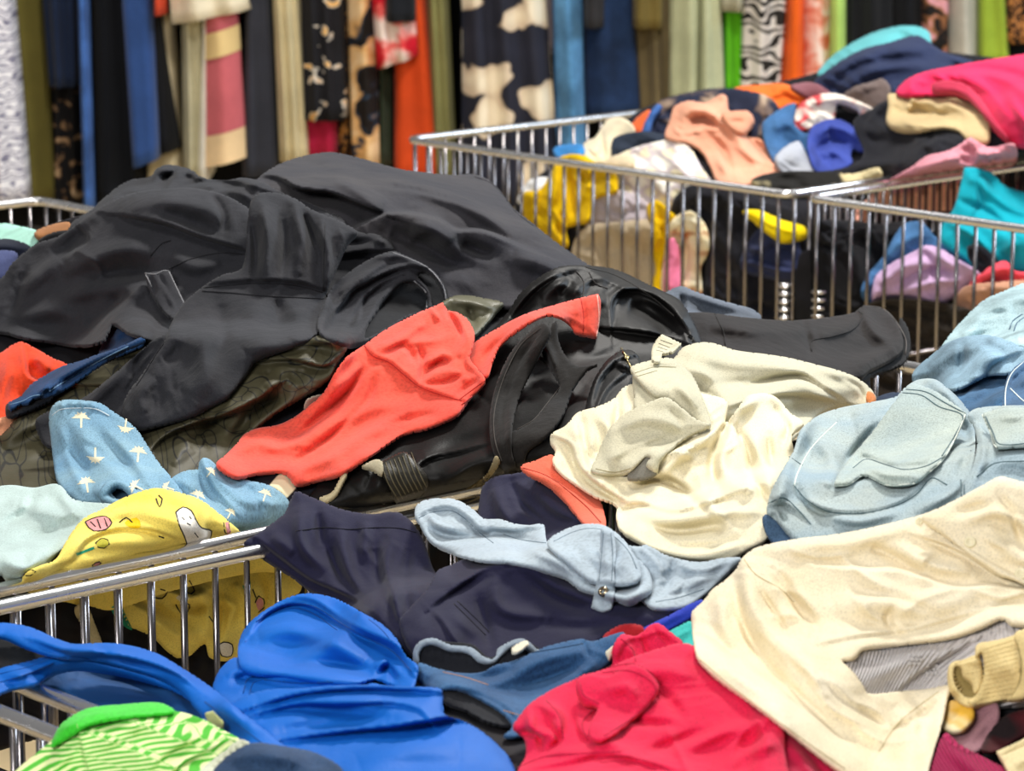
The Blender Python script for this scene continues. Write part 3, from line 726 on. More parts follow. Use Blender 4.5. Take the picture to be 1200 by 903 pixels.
one('black_fleece', 'black fleece under the beige trousers on the far heap', 'fleece', c('1a1b22'), '1000,142 1020,128 1040,118 1060,130 1080,145 1120,155 1137,162 1130,177 1100,192 1070,202 1040,212 930,218 925,206 990,196 1012,180', 'r7,9:1010,150 1040,150 1090,165;r6,7:960,205 1010,195 1060,190', **LO)
one('cream_print_blouse', 'cream and black patterned top along the rim of the far bins', 'blouse', pattern('noise', [(.47, '1b1a18'), (.51, 'c8b98e'), (.7, 'd8cba2')], 9), '880,212 900,203 940,200 1000,203 1030,196 1034,208 1010,216 985,224 960,228 900,224', **LO)
one('beige_trousers', 'sand-coloured trousers folded beneath the hot pink jacket', 'trousers', c('c6b084'), '1039,142 1041,122 1041,110 1060,110 1068,105 1085,109 1100,113 1120,110 1140,120 1155,133 1160,147 1158,167 1135,165 1124,153 1105,149 1075,154 1050,152', 'r8,7:1046,120 1075,118 1110,122 1140,135;v6,5:1050,132 1090,132 1125,142;r6,6:1048,145 1080,146 1120,146;v4,3:1066,108 1062,120', **LO)
g = garment('pink_jacket', 'hot pink jacket draped over the right of the far heap', 'jacket')
patch('body', c('dc2a5a'), '1050,108 1060,95 1080,85 1112,78 1140,73 1175,67 1215,63 1270,75 1270,185 1200,172 1183,168 1165,152 1152,132 1137,118 1120,111 1085,111 1060,112', 'r9,8:1070,98 1110,88 1150,100 1185,140;v8,5:1100,108 1140,112 1170,145;r7,8:1120,85 1170,90 1220,120;v5,6:1130,80 1180,85 1230,100;r8,8:1180,110 1200,140 1215,165', g, wr=(9, 20, 2, 30), puff=14, R=16, T=4)
patch('inner_collar', c('b8324e'), '1092,98 1112,94 1134,100 1152,118 1166,140 1180,158 1184,167 1168,154 1152,134 1138,119 1120,110 1095,108', 'r4,4:1100,102 1130,108 1155,135 1172,156', g, **LO)
one('pale_pink_blouse', 'pale pink top lying along the far bin rim', 'blouse', c('dc94a2'), '1035,217 1060,200 1070,194 1085,183 1108,177 1120,172 1138,160 1142,163 1160,172 1188,168 1193,182 1188,192 1150,207 1100,217 1050,226', 'r6,6:1070,202 1100,190 1140,180;v6,4:1120,180 1140,190 1180,185;r5,5:1140,170 1150,180 1180,178', **LO)
one('peach_trousers', 'peach and red cloth behind the wires of the rim between the far bins', 'trousers', c('fbb8a4'), '998,256 1003,244 1013,236 1020,228 1055,220 1100,214 1122,214 1124,240 1085,245 1050,238 1018,247 1015,262 1000,266', 'r5,5:1010,242 1040,230 1080,228 1115,226', **LO)
# everything below stands in the second far bin, in front of the shared rim
CLAMP = clamp_F
Zw = plane_D(GU, GV, eB, -1.14 + .01)
Z = np.where((GV > rb - 3) & (GU > 930), np.minimum(Z, np.minimum(Zw, np.maximum(PF, np.where(GV > rv - 12, plane_D(GU, GV, eA, 2.44 + .2), 0)))), Z)
one('clothes_heap', 'jumbled dark clothes under the turquoise and lilac pieces in the right far bin', 'clothes', pattern('noise', [(.35, '0d0d10'), (.55, '1b1b22'), (.7, '2b2b30')], 12),
    '936,300 960,290 1010,285 1060,275 1130,270 1300,280 1300,460 1050,470 930,430', kind='stuff', wr=(5, 24, 1.6, 10), puff=-30, R=2, lift=-20)
one('black_coat', 'black coat lying against the wires at the corner of the right far bin', 'coat', c('121216'), '955,262 990,258 1030,262 1060,262 1060,300 1030,345 1020,420 960,400 950,330', 'r7,10:975,280 1000,300 1010,350;v6,8:1000,270 1030,300', **LO)
one('jeans', 'mid-blue jeans curved behind the lilac shirt in the right far bin', 'jeans', c('4a78aa', 'denim'), '1009,345 1018,320 1035,300 1047,278 1060,262 1080,260 1098,278 1150,313 1150,332 1100,345 1035,360', 'r7,8:1030,320 1055,285 1080,275', **LO)
one('turquoise_blouse', 'bright turquoise top hanging over the rim of the right far bin', 'blouse', c('0fa6ba'), '1130,196! 1140,196 1162,202 1178,217 1215,228 1280,240 1280,312 1190,318 1150,320 1130,302 1103,282 1107,256 1117,245 1125,218', 'r8,7:1135,205 1160,225 1190,245 1230,255;v7,5:1125,235 1160,250 1190,280;r8,6:1115,262 1140,275 1165,300;v6,5:1145,210 1150,235 1140,262;r6,7:1190,270 1180,300', wr=(4, 18, 1.5, 60), puff=9, R=14, T=3, r=6)
one('black_bra', 'small black padded cloth below the turquoise top', 'bra', c('1a1c24'), '1133,290 1145,286 1160,295 1172,310 1160,322 1142,312', 'v5,4:1140,295 1155,308', **LO)
one('lilac_shirt', 'lilac crumpled shirt behind the wires of the right far bin', 'shirt', c('c8a8cc'), '1023,334 1028,320 1050,305 1075,292 1085,287 1100,290 1120,302 1150,322 1135,334 1120,347 1100,355 1085,354 1060,346 1033,348 1022,352', 'r7,6:1035,330 1060,312 1095,305;v7,4:1050,335 1080,318 1115,318;r7,5:1060,342 1090,332 1125,328;v6,4:1085,295 1095,315 1090,345;r6,5:1100,298 1120,315', **LO)
one('coral_blouse', 'coral top right of the lilac shirt in the far bin', 'blouse', c('f05060'), '1135,334 1150,320 1165,309 1180,306 1190,317 1215,319 1270,322 1270,345 1180,350 1140,350', 'r6,6:1150,328 1175,315 1200,325', **LO)
one('tan_shirt', 'salmon-tan cloth under the coral top', 'shirt', c('c8977c'), '1120,352 1130,336 1168,330 1215,328 1270,335 1270,400 1210,372 1175,360 1150,372 1130,374', 'r6,7:1135,345 1170,338 1210,342', **LO)
one('brown_coat', 'dark brown coat at the bottom of the right far bin', 'coat', c('2c2620'), '1015,360 1040,350 1090,352 1130,360 1160,372 1210,380 1270,385 1270,470 1020,470', 'r8,10:1050,370 1100,385 1150,400;v6,8:1080,365 1100,400 1110,430', **LO)

# ---------------------------------------------------------------- middle bins: everything behind the front rim
def near_floor():
    return heights([(0, 250, .9), (200, 200, 1.02), (400, 190, 1.03), (600, 230, 1.0), (700, 320, .98), (850, 380, .95), (1060, 400, .93),
        (0, 420, .82), (60, 480, .84), (200, 400, .95), (400, 400, .97), (600, 450, .95), (0, 600, .86), (200, 600, .87), (400, 560, .87), (560, 560, .87), (700, 500, .93),
        (900, 500, .93), (1150, 400, .95), (1200, 500, .95), (300, 750, .78), (400, 720, .8), (600, 700, .83), (800, 650, .88), (1000, 700, .92), (1200, 700, .93),
        (100, 850, .83), (300, 850, .87), (500, 850, .87), (800, 850, .88), (1100, 880, .86), (1060, 450, .86)], 75)
NF = depth_z(GU, GV, near_floor())
ra = np.interp(GU, RA1[:, 0], RA1[:, 1])
Z = np.where(GV > ra - 20, np.maximum(NF, plane_D(GU, GV, eB, -G_ - .14)), NF)
Z = np.minimum(Z, 4.9)
CLAMP = clamp_L
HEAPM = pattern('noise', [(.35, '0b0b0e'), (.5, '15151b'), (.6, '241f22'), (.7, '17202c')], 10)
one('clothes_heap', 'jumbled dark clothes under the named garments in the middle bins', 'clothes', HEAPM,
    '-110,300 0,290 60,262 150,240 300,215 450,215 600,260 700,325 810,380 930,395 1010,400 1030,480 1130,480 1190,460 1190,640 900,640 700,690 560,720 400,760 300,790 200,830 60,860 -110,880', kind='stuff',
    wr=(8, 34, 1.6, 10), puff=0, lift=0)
N1 = dict(wr=(4, 30, 2.4, 20))
DEN = lambda h: cloth(h, 'denim')
one('mint_shirt', 'pale mint cloth at the left edge above the navy cloth', 'shirt', c('a9dccb'), '-100,262 0,261 15,263 48,273 38,290 15,288 0,288 -100,292', 'r5,6:-60,272 0,268 30,275', **N1)
one('navy_shirt', 'navy cloth beneath the pale mint one at the left edge', 'shirt', c('171c2c'), '-100,280 0,279 25,283 36,291 22,308 0,330 -100,350', 'r5,6:-60,290 0,287 25,290', **N1)
one('slate_shirt', 'slate-blue cloth between the navy cloth and the black coat at the left edge', 'shirt', c('4a527a'), '-100,300 0,293 20,296 18,312 0,330 -100,345', 'r5,6:-60,308 0,303', **N1)
one('tan_scarf', 'small tan scrap behind the black coat near the left bin corner', 'scarf', c('a9744a'), '40,272 60,263 83,261 80,278 45,280', **N1)
one('black_sock', 'small black cloth lying on the tan scrap', 'sock', c('17171a'), '45,282 62,272 85,268 104,258 100,276 80,290 50,292', **N1)
FK[0] = 1.4
g = garment('charcoal_trousers', 'faded charcoal trousers heaped highest, behind the black coat', 'trousers')
CH = cloth('3b393c', 'washed', '2c2c33')
patch('trousers_leg', CH, '285,225 305,206 325,193 350,184 385,178 410,182 440,190 470,198 500,202 530,205 555,204 575,212 590,228 600,242 620,258 650,282 678,302 700,320 690,345 600,360 560,358 525,355 500,335 440,300 400,275 370,255 300,240',
      's13,26:300,207 325,209 350,222 387,227 420,240 452,252;s14,30:640,300 600,283 565,269 535,268 515,257 470,248 445,252 410,268;v10,14:455,272 500,290 530,308 560,315;v8,10:540,285 565,295 580,300;r9,13:385,200 420,222 450,245;r9,12:440,198 500,220 545,236 600,275;r8,10:560,210 590,235 640,278;r8,9:520,207 560,225 585,240;r8,12:480,262 510,270 530,285;r7,14:600,300 640,310 670,325;v6,8:350,190 400,205 450,228',
      g, wr=(4, 26, 2.6, 25), puff=26, R=30, T=4)
seams(g, cloth('2b2b30'), '556,207 576,215 592,232 604,248 625,265', .9)
one('orange_sweater', 'orange-red sweater slumped in the bin at the left edge', 'sweater', c('e2441f', 'fleece'), '-100,420 0,413 12,405 25,400 40,407 60,418 82,430 60,446 42,454 24,468 12,486 0,494 -100,520', 's10,18:66,450 35,440 30,420 26,403;r8,10:10,420 5,450 -5,480;r7,9:40,420 60,432;v6,7:36,432 48,428', wr=(4, 26, 2, 60), puff=18, R=20)
one('peach_blouse', 'peach cloth corner at the left edge below the orange-red sweater', 'top', c('f0a57e'), '-100,505 0,489 23,484 18,497 4,512 -100,560', 'r5,6:-40,510 5,492', **N1)
g = garment('olive_jacket', 'satin olive jacket with a fine dark crackle print, under the coat', 'jacket')
OL = pattern('veins', [(.0, '15140e'), (.02, '1c1b12'), (.035, '423e2a'), (1, '4d4831')], 22)
patch('jacket_body', OL, '-100,560 -30,530 4,507 15,494 27,482 40,470 60,462 78,453 110,434 140,417 165,402 200,400 300,400 400,392 407,405 395,425 388,440 370,455 345,470 325,482 300,502 275,530 262,552 240,562 200,566 160,578 60,585 0,574 -100,580',
      'r9,12:60,480 100,462 150,440;s10,20:78,452 120,452 160,445;r10,14:0,520 30,500 60,490;v9,10:0,540 40,545 90,520;r9,12:20,560 60,555 110,560;s11,22:170,540 190,515 220,500 260,488 300,470 330,450;v12,12:220,520 245,505 250,490;r10,12:200,545 215,525 240,515;s9,14:300,425 340,422 380,430 395,420;r8,8:330,405 370,400 400,400;v9,8:310,440 350,440;r9,10:310,455 330,440 345,450;v9,8:275,510 300,480 330,465;r7,6:355,395 380,398 400,406',
      g, wr=(6, 26, 2, -30), puff=14, R=20, T=4)
g = garment('dark_jeans', 'dark blue jeans leg lying between the orange-red sweater and olive jacket', 'jeans')
DJ = DEN('1f3f68')
patch('jeans_leg', DJ, '116,414 122,398 130,380 145,374 168,386 172,400 158,408 130,418', 'r4,5:130,400 145,388 160,395', g, **N1)
patch('leg_opening', cloth('0c1018'), '7,474 20,470 36,464 58,458 62,466 30,482 9,488', '', g, wr=None, puff=2, R=6, T=2)  # near-black colour stands in for shade inside the leg
patch('jeans_leg', DJ, '9,472 24,464 36,450 57,437 75,428 96,422 111,416 127,411 150,402 168,394 171,398 142,412 120,425 99,440 75,456 58,464 40,466 34,472 24,473 12,480', 's5,10:50,462 80,442 110,425 140,412;r5,7:40,458 75,438 110,420;r4,3:48,460 60,446;r4,3:56,460 68,446;r4,3:64,458 76,445', g, wr=(2, 18, 3, -30), puff=9, R=10, T=3)
seams(g, cloth('6f92b4'), '12,474 26,470 38,464 50,462;58,458 90,438 125,418 150,406', .8)
g = garment('black_coat', 'faded black canvas coat spread over the left of the pile', 'coat')
CO = cloth('313136', 'washed', '232429'); COS = cloth('1d1d21'); COL_ = cloth('8a8a8e')
patch('coat_back', CO, '70,300 75,280 85,260 105,247 118,235 140,217 155,210 175,207 184,197 195,193 208,194 225,199 238,208 265,211 283,208 305,212 330,225 380,245 405,262 380,300 200,300',
      'r9,7:176,212 188,200 205,197;r9,6:196,222 205,208 222,203 238,210;v9,5:190,214 204,203;v7,6:215,205 232,212;r7,7:120,240 145,225 175,222 190,218;s9,14:200,222 230,212 270,213 305,222;r6,6:110,258 130,240;v6,6:255,216 285,222 300,232;r6,6:225,216 270,221 300,232', g, wr=(3, 18, 3, 10), puff=14, R=14)
patch('coat_front', CO, '-100,365 -50,340 0,326 15,307 33,292 45,284 65,278 85,266 103,252 118,242 140,231 165,224 190,221 225,220 262,228 295,246 315,265 330,300 320,350 290,390 250,410 200,408 168,396 150,390 133,380 125,395 120,400 95,405 60,400 30,396 0,389 -100,395',
      'r12,14:70,320 110,302 150,292 180,296;s12,26:135,252 190,262 232,277 285,293;r10,12:20,345 50,320 70,300;v8,8:10,370 22,340 30,318;v9,10:60,300 80,288 105,265;r11,14:150,240 190,236 230,240 270,258;v9,12:190,248 225,262 260,276;r9,14:60,360 90,345 130,335 165,340;v9,12:115,330 150,318 185,325;r8,10:140,370 160,345 175,330;v9,9:100,385 130,360 140,345;r9,12:200,300 230,312 260,305;c5,4:85,290 115,310 120,330;r8,12:20,375 60,365 90,372;v7,6:250,230 262,250 262,275;r6,7:190,370 200,350 215,335;s8,14:88,262 103,280 88,292 70,300',
      g, wr=(5, 30, 2.2, -15), puff=30, R=34, T=5)
patch('pocket', CO, '169,320! 197,316! 207,335 216,356 206,374 190,362 177,342', 'v4,3:176,324 182,345;v3,3:186,320 200,350;r3,3:190,330 205,362', g, wr=(2, 12, 2, 60), puff=4, R=6, T=3)
seams(g, COL_, '170,320 183,321 191,317 197,317;198,318 206,335 216,356;171,322 178,336', .8)
seams(g, COS, '198,315 225,303 262,296 285,298;176,300 190,285 200,282', .9)
patch('coat_flap', CO, '42,500 43,490 60,480 95,467 125,445 160,415 185,395 205,392 205,430 170,480 165,502 130,512 90,524 55,522', 'r8,9:60,490 100,475 150,430;v7,5:185,400 165,420 155,445;s7,8:145,460 158,440 170,425 188,400;r6,5:165,405 150,425', g, wr=(3, 22, 2, -30), puff=12, R=18, T=4)
patch('sleeve_upper', CO, '378,250 405,262 422,272 440,274 457,282 462,296 440,306 425,330 395,345 378,345 370,300', 's7,12:390,302 425,296 458,294;r7,5:440,280 452,285;v5,5:405,285 435,283', g, wr=(3, 16, 2, 15), puff=10, R=12)
patch('sleeve', CO, '297,230 318,225 345,232 365,245 387,254 405,262 419,272 408,285 394,315 385,335 382,347 386,362 376,385 365,396 345,405 325,412 300,422 287,440 267,465 250,474 225,487 190,497 160,502 146,488 143,478 150,460 165,440 180,418 192,400 200,380 215,355 237,336 260,322 282,315 288,295 290,260',
      'r9,8:308,240 314,280 310,325;v9,6:296,262 300,300 296,328;r10,9:345,240 352,280 350,325;v9,6:330,255 334,290 330,325;v11,5:355,250 366,275 371,290;r8,6:376,262 384,300 382,335;c4,3:397,268 402,280 392,310 384,335;s5,22:240,334 300,329 345,331 381,340;r13,22:225,380 240,430 225,465;v7,10:192,425 205,415 212,400;r12,20:290,360 310,390 290,415;v7,12:255,355 262,390 250,430;r8,14:345,360 350,380 340,400;v5,8:325,350 328,375;r8,10:180,440 165,465 170,485',
      g, wr=(4, 26, 2, 80), puff=26, R=26, T=5)
seams(g, COS, '238,337 270,334 300,332 345,334 381,343;237,341 270,343 300,346 340,348 382,350;381,262 380,300 379,340;192,402 180,420 168,440 160,452', .9)
patch('lining', cloth('0d0e12'), '415,404 424,380 438,362 455,345 470,322 490,314 515,325 525,350 500,368 450,388 425,404', '', g, wr=(2, 10, 2, 30), puff=2, R=20, sink=10)  # near-black cloth: shade inside the rolled cuff put into its colour
patch('rolled_cuff', CO, '372,384 375,365 382,350 388,338 397,328 417,313 440,300 461,294 477,300 500,311 515,325 522,340 524,356 505,362 490,366 470,376 450,388 425,402 413,406 400,404 385,399',
      's9,9:378,395 385,375 403,355 412,342 428,333 450,322 478,313 497,314;s7,7:395,400 405,385 420,375 428,350 445,335 470,322;r6,5:388,360 400,345 425,325 455,305;v5,4:380,380 395,350 420,330;c5,4:500,312 515,328 521,350;r5,5:440,302 470,300 495,312;v5,4:400,395 418,368 430,345;c5,3:410,402 425,385 440,358 455,342',
      g, wr=(3, 12, 4, -40), puff=13, R=12, T=3, r=4, holes=['428,396 430,382 441,365 451,350 470,332 486,330 499,342 500,360 475,370 450,385', '489,322 498,318 511,329 519,345 519,355 507,357 504,341'])
seams(g, COL_, '461,296 477,302 500,313 514,327 521,341 523,356;485,329 499,342 500,360', .8)
one('olive_shirt', 'grey-olive satin fold peeking out between the coat and the black jacket', 'shirt', cloth('5c5a48', 'shiny'), '516,358 530,347 550,346 567,349 590,355 580,368 565,385 552,395 540,385', 'r6,7:530,352 560,356 575,362;v5,5:550,360 556,380', wr=(2, 16, 2, 20), puff=8, R=10)
one('slate_jeans', 'slate-blue jeans leg behind the black jacket, left of the frayed trousers', 'jeans', DEN('5c6470'), '776,348 797,335 815,341 840,350 865,357 882,362 893,372 885,384 840,386 808,376', 'r6,6:795,340 830,352 875,366;v5,4:800,345 800,365;v4,5:815,362 850,372', wr=(2, 14, 2, 15), puff=8, R=10, T=3)
g = garment('frayed_trousers', 'black denim trousers leg with a frayed hem reaching over the right of the middle bins', 'trousers')
FT = cloth('211d1d', 'denim'); 
patch('leg_opening', cloth('0b0b0d'), '1000,444 1030,425 1050,400 1055,372 1064,384 1067,404 1063,419 1051,430 1026,438 1009,448', '', g, wr=None, puff=3, R=6, T=2)  # black strip paints the shade inside the hem
patch('trousers_leg', FT, '795,368 812,366 830,366 860,370 900,374 930,375 972,371 1000,366 1012,358 1030,360 1041,366 1052,380 1058,396 1056,412 1040,424 1020,434 1007,444 980,440 900,425 815,415',
      'r8,12:830,380 900,388 960,390;v4,5:940,372 947,395 950,415;r6,9:1012,362 1022,385 1045,405;r5,9:960,395 990,385 1010,372;r5,8:1005,430 1030,415 1050,405', g, wr=(2, 20, 3, 5), puff=18, R=24, T=4)
seams(g, cloth('1a1716'), '951,412 951,400 975,394 1000,385 1012,368 1006,364;838,368 848,390 850,405', .9)
seams(g, cloth('55504e'), '1012,358 1030,360 1041,366 1053,381 1062,400 1061,415', .8)
def fringe(par, mat, line, n, ln, rad):
    L = smooth_line(parse(line), False, 2); rnd = random.Random(5); V = []; Fs = []
    for k in range(n):
        u, v = L[int(len(L) * (k + .5) / n)]; D = float(samp(Z, np.array([u]), np.array([v]))[0]); px = D / F_PX
        P0 = world_pt(np.array([u]), np.array([v]), np.array([D - px]))[0] - base_of(par); p = Vector(P0); pts = [p.copy()]
        dx = rnd.uniform(-.2, .9)
        for j in range(4):
            p = p + Vector((dx * .3 + rnd.uniform(-.4, .4), rnd.uniform(-.3, .3), -.5 + rnd.uniform(-.4, .3))) * ln * px * .5 * rnd.uniform(.5, 1.3); pts.append(p.copy())
        a, b = tube_data(pts, rad * px, 4); m = len(V); V += a; Fs += [tuple(i + m for i in f) for f in b]
    o = link('frayed_threads', mesh_of(V, Fs, 'frayed_threads'), par, mat); o['kind'] = 'stuff'; return o
fringe(g, cloth('2a2728'), '1020,437 1050,428 1062,417 1066,402 1058,384', 60, 7, .45)
# satin black jacket in the centre with ribbed straps
g = garment('black_jacket', 'black satin jacket with ribbed straps in the middle of the pile', 'jacket')
BJ = cloth('0c0b0b', 'shiny', '100f0e', .55); RB = cloth('181513', 'denim')
patch('jacket_body', BJ, '555,415 575,388 593,368 612,340 637,321 657,312 688,311 720,315 750,328 775,340 797,352 812,375 822,400 828,430 790,470 750,560 720,600 660,625 600,632 560,625 480,618 380,625 340,620 370,570 420,520 480,470',
      's10,12:600,372 622,345 645,328 660,322;c6,4:686,313 700,322 720,332 760,350 790,372 812,410;s12,16:718,376 720,352 736,340 762,346 785,362 806,390;v16,13:735,360 762,366 792,388;s9,14:700,385 730,387 765,392 800,402;r10,12:630,345 655,335 690,345;v9,8:655,345 672,330;r8,10:675,360 700,352 712,350;r10,16:570,470 590,450 620,430;v10,12:500,540 540,520 580,510;s9,16:480,560 500,540 540,530 575,520;r9,12:520,570 550,545 580,535;r9,14:410,570 440,545 445,590;v7,10:640,520 660,480 690,450;r9,10:600,580 640,560 670,530',
      g, wr=(5, 28, 2.4, -30), puff=24, R=30, T=4)
seams(g, cloth('3a3735'), '676,318 684,330 683,350;690,318 698,332 712,338;686,313 720,322 760,345 790,370', .8)
patch('hood', BJ, '685,486 693,452 706,428 722,413 733,409 745,413 752,428 744,444 724,470 705,490 692,492', 's7,8:696,470 704,445 720,425 742,418;s6,7:700,485 712,458 735,438;c4,3:690,475 700,445 718,425;r5,5:722,425 738,430', g, wr=(2, 10, 3, -60), puff=12, R=12, T=3)
patch('strap', RB, '652,375 640,392 630,415 640,425 650,440 656,454 640,474 625,492 606,503 598,507 592,540 601,556 612,552 618,530 640,512 660,485 672,455 690,432 705,425 690,428 670,425 655,400', 's6,8:606,500 628,485 648,462;r4,5:640,400 650,430;v4,4:636,410 652,448', g, wr=(2, 14, 3, -50), puff=5, R=8, T=3)
patch('strap', RB, '636,378 612,396 594,420 581,452 574,485 575,515 584,541 600,556 606,551 600,530 600,505 606,472 619,442 634,412 646,388', 'v4,5:630,392 605,430 590,480 592,530;s4,8:577,500 585,455 612,402', g, wr=(1, 14, 3, -60), puff=7, R=9, T=3)
seams(g, cloth('45403c'), '634,384 612,402 598,425 586,455 579,485 580,515 588,540;656,454 640,474 625,492 606,503', .7)
patch('ribbed_cuff', cloth('25231d', 'shiny'), '444,545 458,535 475,529 487,540 502,562 493,580 468,590 455,568', '', g, wr=(1, 20, 2, 0), puff=6, R=8, T=3)
seams(g, cloth('5b5440', 'shiny'), '%s' % ';'.join('%d,%d %d,%d %d,%d' % (447 + k * 5, 545 - k * 2.1, 455 + k * 5, 566 - k * 2.1, 468 + k * 4.6, 587 - k * 2.2) for k in range(8)), .8, 'rib')
seam(g, metal('b9a97c', .25, 'brass'), '728,408 733,417 737,426 741,433', 1.5, 'zip_pull', 3)
disc(g, metal('b9a97c', .25, 'brass'), 734, 419, 3.2, 1.5, 'zip_slider')
one('cream_rope', 'cream drawstring cord curling below the coral sweatshirt', 'cord', c('cbbd98'), '374,583 388,577 398,560 402,552 407,554 402,566 394,581 380,590', wr=None, puff=3, R=3, T=2)
one('beige_cloth', 'beige cloth corner under the black jacket, just above the front rim', 'cap', c('8f8262'), '530,582 555,567 572,552 581,533 586,540 571,562 566,574 545,586', 's4,6:545,575 565,565 580,542', wr=(1, 12, 2, 0), puff=4, R=6, T=2)
one('khaki_sock', 'white cloth strip poking from under the lower edge of the coral sweatshirt', 'sock', c('b3aa8f'), '424,546 440,538 448,540 448,556 436,550', wr=None, puff=2, R=4, T=2)
one('white_label', 'small round white label on the upper edge of the coral sweatshirt', 'label', c('a8a595'), '356,478 360,467 370,463 378,462 374,474 362,482', wr=None, puff=1, R=3, T=1)
one('striped_scarf', 'black and cream striped cloth at the lower tip of the coral sweatshirt', 'scarf', pattern('bands', [(.45, '15151d'), (.55, 'e6d9b4')], 9), '284,562 300,552 325,550 334,551 350,577 345,594 318,580 300,572', 's4,5:300,565 325,575 340,588', uvrot=-35, wr=(1, 12, 2, 0), puff=4, R=6)
FK[0] = 1.1
# palm print trousers
g = garment('palm_trousers', 'light blue chambray trousers printed with small cream palm trees', 'trousers')
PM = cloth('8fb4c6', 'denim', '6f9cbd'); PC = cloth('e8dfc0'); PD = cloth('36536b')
patch('right_leg', PM, '195,566 205,557 218,551 232,549 233,542 238,536 246,538 262,552 290,562 315,568 333,580 340,592 334,612 310,626 280,622 240,605 215,585',
      's9,12:236,542 243,560 252,575 275,600;r8,8:245,545 260,565 285,585 310,590;v7,6:232,552 245,580 262,602;r6,7:210,562 230,575;v5,5:290,570 310,600;r6,8:290,580 325,592;v5,4:240,540 250,548', g, wr=(4, 24, 2, 40), puff=12, R=14, T=3)
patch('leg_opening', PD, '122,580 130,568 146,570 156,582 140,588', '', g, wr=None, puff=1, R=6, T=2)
patch('left_leg', PM, '57,490 60,478 66,471 77,468 100,469 118,472 130,480 145,490 160,502 172,520 185,540 200,558 212,573 224,592 240,612 220,625 180,612 150,598 112,589 88,587 75,576 66,560 62,535 59,508',
      's5,10:62,481 80,476 105,477 122,484;r9,14:90,500 110,530 135,555 160,585;v7,9:75,520 95,545 110,570;r7,10:120,500 150,530 180,570;v5,8:130,520 160,560;r6,8:70,500 85,545 100,575;r3,3:72,471 74,480;r3,3:84,470 86,479;r3,3:96,470 97,479;r3,3:108,471 108,480;r7,9:110,580 125,570;v5,6:100,520 125,535', g, wr=(3, 26, 2, 55), puff=22, R=18, T=4, holes=['131,577 137,571 146,573 152,582 138,584'])
patch('leg_cuff', PM, '116,577 124,565 137,562 150,567 165,580 152,589 132,591 119,586', '%s' % ';'.join('v3,1.5:%g,%g %g,%g' % (120 + k * 4.2, 583 - k * 2.2 + k * k * .28, 125 + k * 3.8, 578 - k * 1 + k * k * .13) for k in range(8)), g, wr=None, puff=6, R=5, T=3, holes=['128,580 131,573 138,569 146,573 153,582 140,585'], r=4)
seams(g, cloth('d6e4ea'), '61,487 70,480 90,478 112,479 128,487', .8)
def palm(par, u, v, s, a, mat):
    """frond crown and trunk, flat print on the cloth"""
    ca, sa = math.cos(math.radians(a)), math.sin(math.radians(a)); P = []
    for k in range(7):
        t = math.radians(-170 + k * 26.7); s2 = s * 1.2; r1 = s2 * (1 if k % 2 == 0 else .85)
        P.append((math.cos(t) * r1 + 0, math.sin(t) * r1 * .72 + (abs(k - 3) * .1 * s)))
        t2 = t + math.radians(13); P.append((math.cos(t2) * s2 * .58, math.sin(t2) * s2 * .4))
    P = P[:-1] + [(s * .16, .05 * s), (s * .2, s * 1.2), (-s * .02, s * 1.2), (-s * .08, .1 * s)]
    patch('palm_print', mat, ' '.join('%.1f,%.1f!' % (u + x * ca - y * sa, v + x * sa + y * ca) for x, y in P), par=par, decal=True, lift=.5, step=.7)
for q in ((95, 489, 10, 4), (147, 501, 9, 190), (112, 536, 10, 183), (162, 529, 10, 8), (101, 565, 10, -6), (158, 569, 9, -60), (195, 571, 8, -70), (232, 580, 9, 20), (247, 552, 7, 40), (311, 578, 8, 20), (270, 600, 7, 30)): palm(g, *q, PC)
one('grey_tshirt', 'pale mint-grey knit tee at the left edge under the palm trousers', 'shirt', c('b3c6c2'), '-100,585 -60,575 0,569 15,568 40,571 68,567 88,585 138,592 125,604 90,630 60,655 30,690 13,693 0,672 -100,690', 'r8,12:20,590 60,600 100,600;v7,8:0,640 40,630 70,620;r8,10:0,655 30,665 50,650;v6,8:40,580 30,600 0,615;r7,8:70,580 90,600', wr=(5, 30, 2.2, -25), puff=16, R=18, T=4)
g = garment('yellow_shirt', 'yellow cotton shirt with small cartoon doodles, hanging behind the front rim', 'shirt')
YE = cloth('f6e27a', 'jersey', 'f0d65c'); 
patch('lower_body', YE, '62,690 130,700 190,680 300,645 352,640 354,668 352,690 335,702 325,722 300,747 280,767 262,772 245,767 240,752 225,764 210,769 195,760 180,745 165,737 150,730 140,712 130,702 90,706',
      'r9,8:150,700 180,725 210,745 232,740;v8,6:160,700 200,720 225,730;r10,8:235,690 245,720 240,750;v9,6:255,690 262,720 255,750;r10,8:275,680 290,710 285,740;v9,6:305,670 315,700 300,730;r9,8:325,665 330,690 320,705;r9,7:190,690 225,700 245,690;v8,6:200,705 230,715 250,705;r7,6:250,700 275,710 265,730;v6,5:210,745 225,755', g, wr=(5, 22, 2, 30), puff=12, R=14, T=4)
patch('body', YE, '26,681 29,671 45,663 65,655 75,638 85,622 98,607 120,596 140,585 160,577 178,572 190,572 212,577 235,585 253,598 263,606 285,625 300,638 345,648 354,668 300,668 200,690 130,712 100,706 60,700 34,692',
      's10,14:60,668 85,655 100,635 130,622 170,620 205,630 225,640;r10,12:110,610 150,600 190,605 230,622;v8,8:95,650 140,645 200,650;r8,10:50,678 90,668 140,665;v6,6:235,590 240,615 262,640;r8,8:200,582 225,595 240,620;r8,8:250,605 270,625 285,640;r7,8:170,650 215,650 250,650;v5,5:120,605 150,590', g, wr=(5, 28, 2, 10), puff=18, R=18, T=4)
INK = cloth('2a2622'); PK = cloth('e59a98'); TL = cloth('2f9a78'); WHI = cloth('efe9dc')
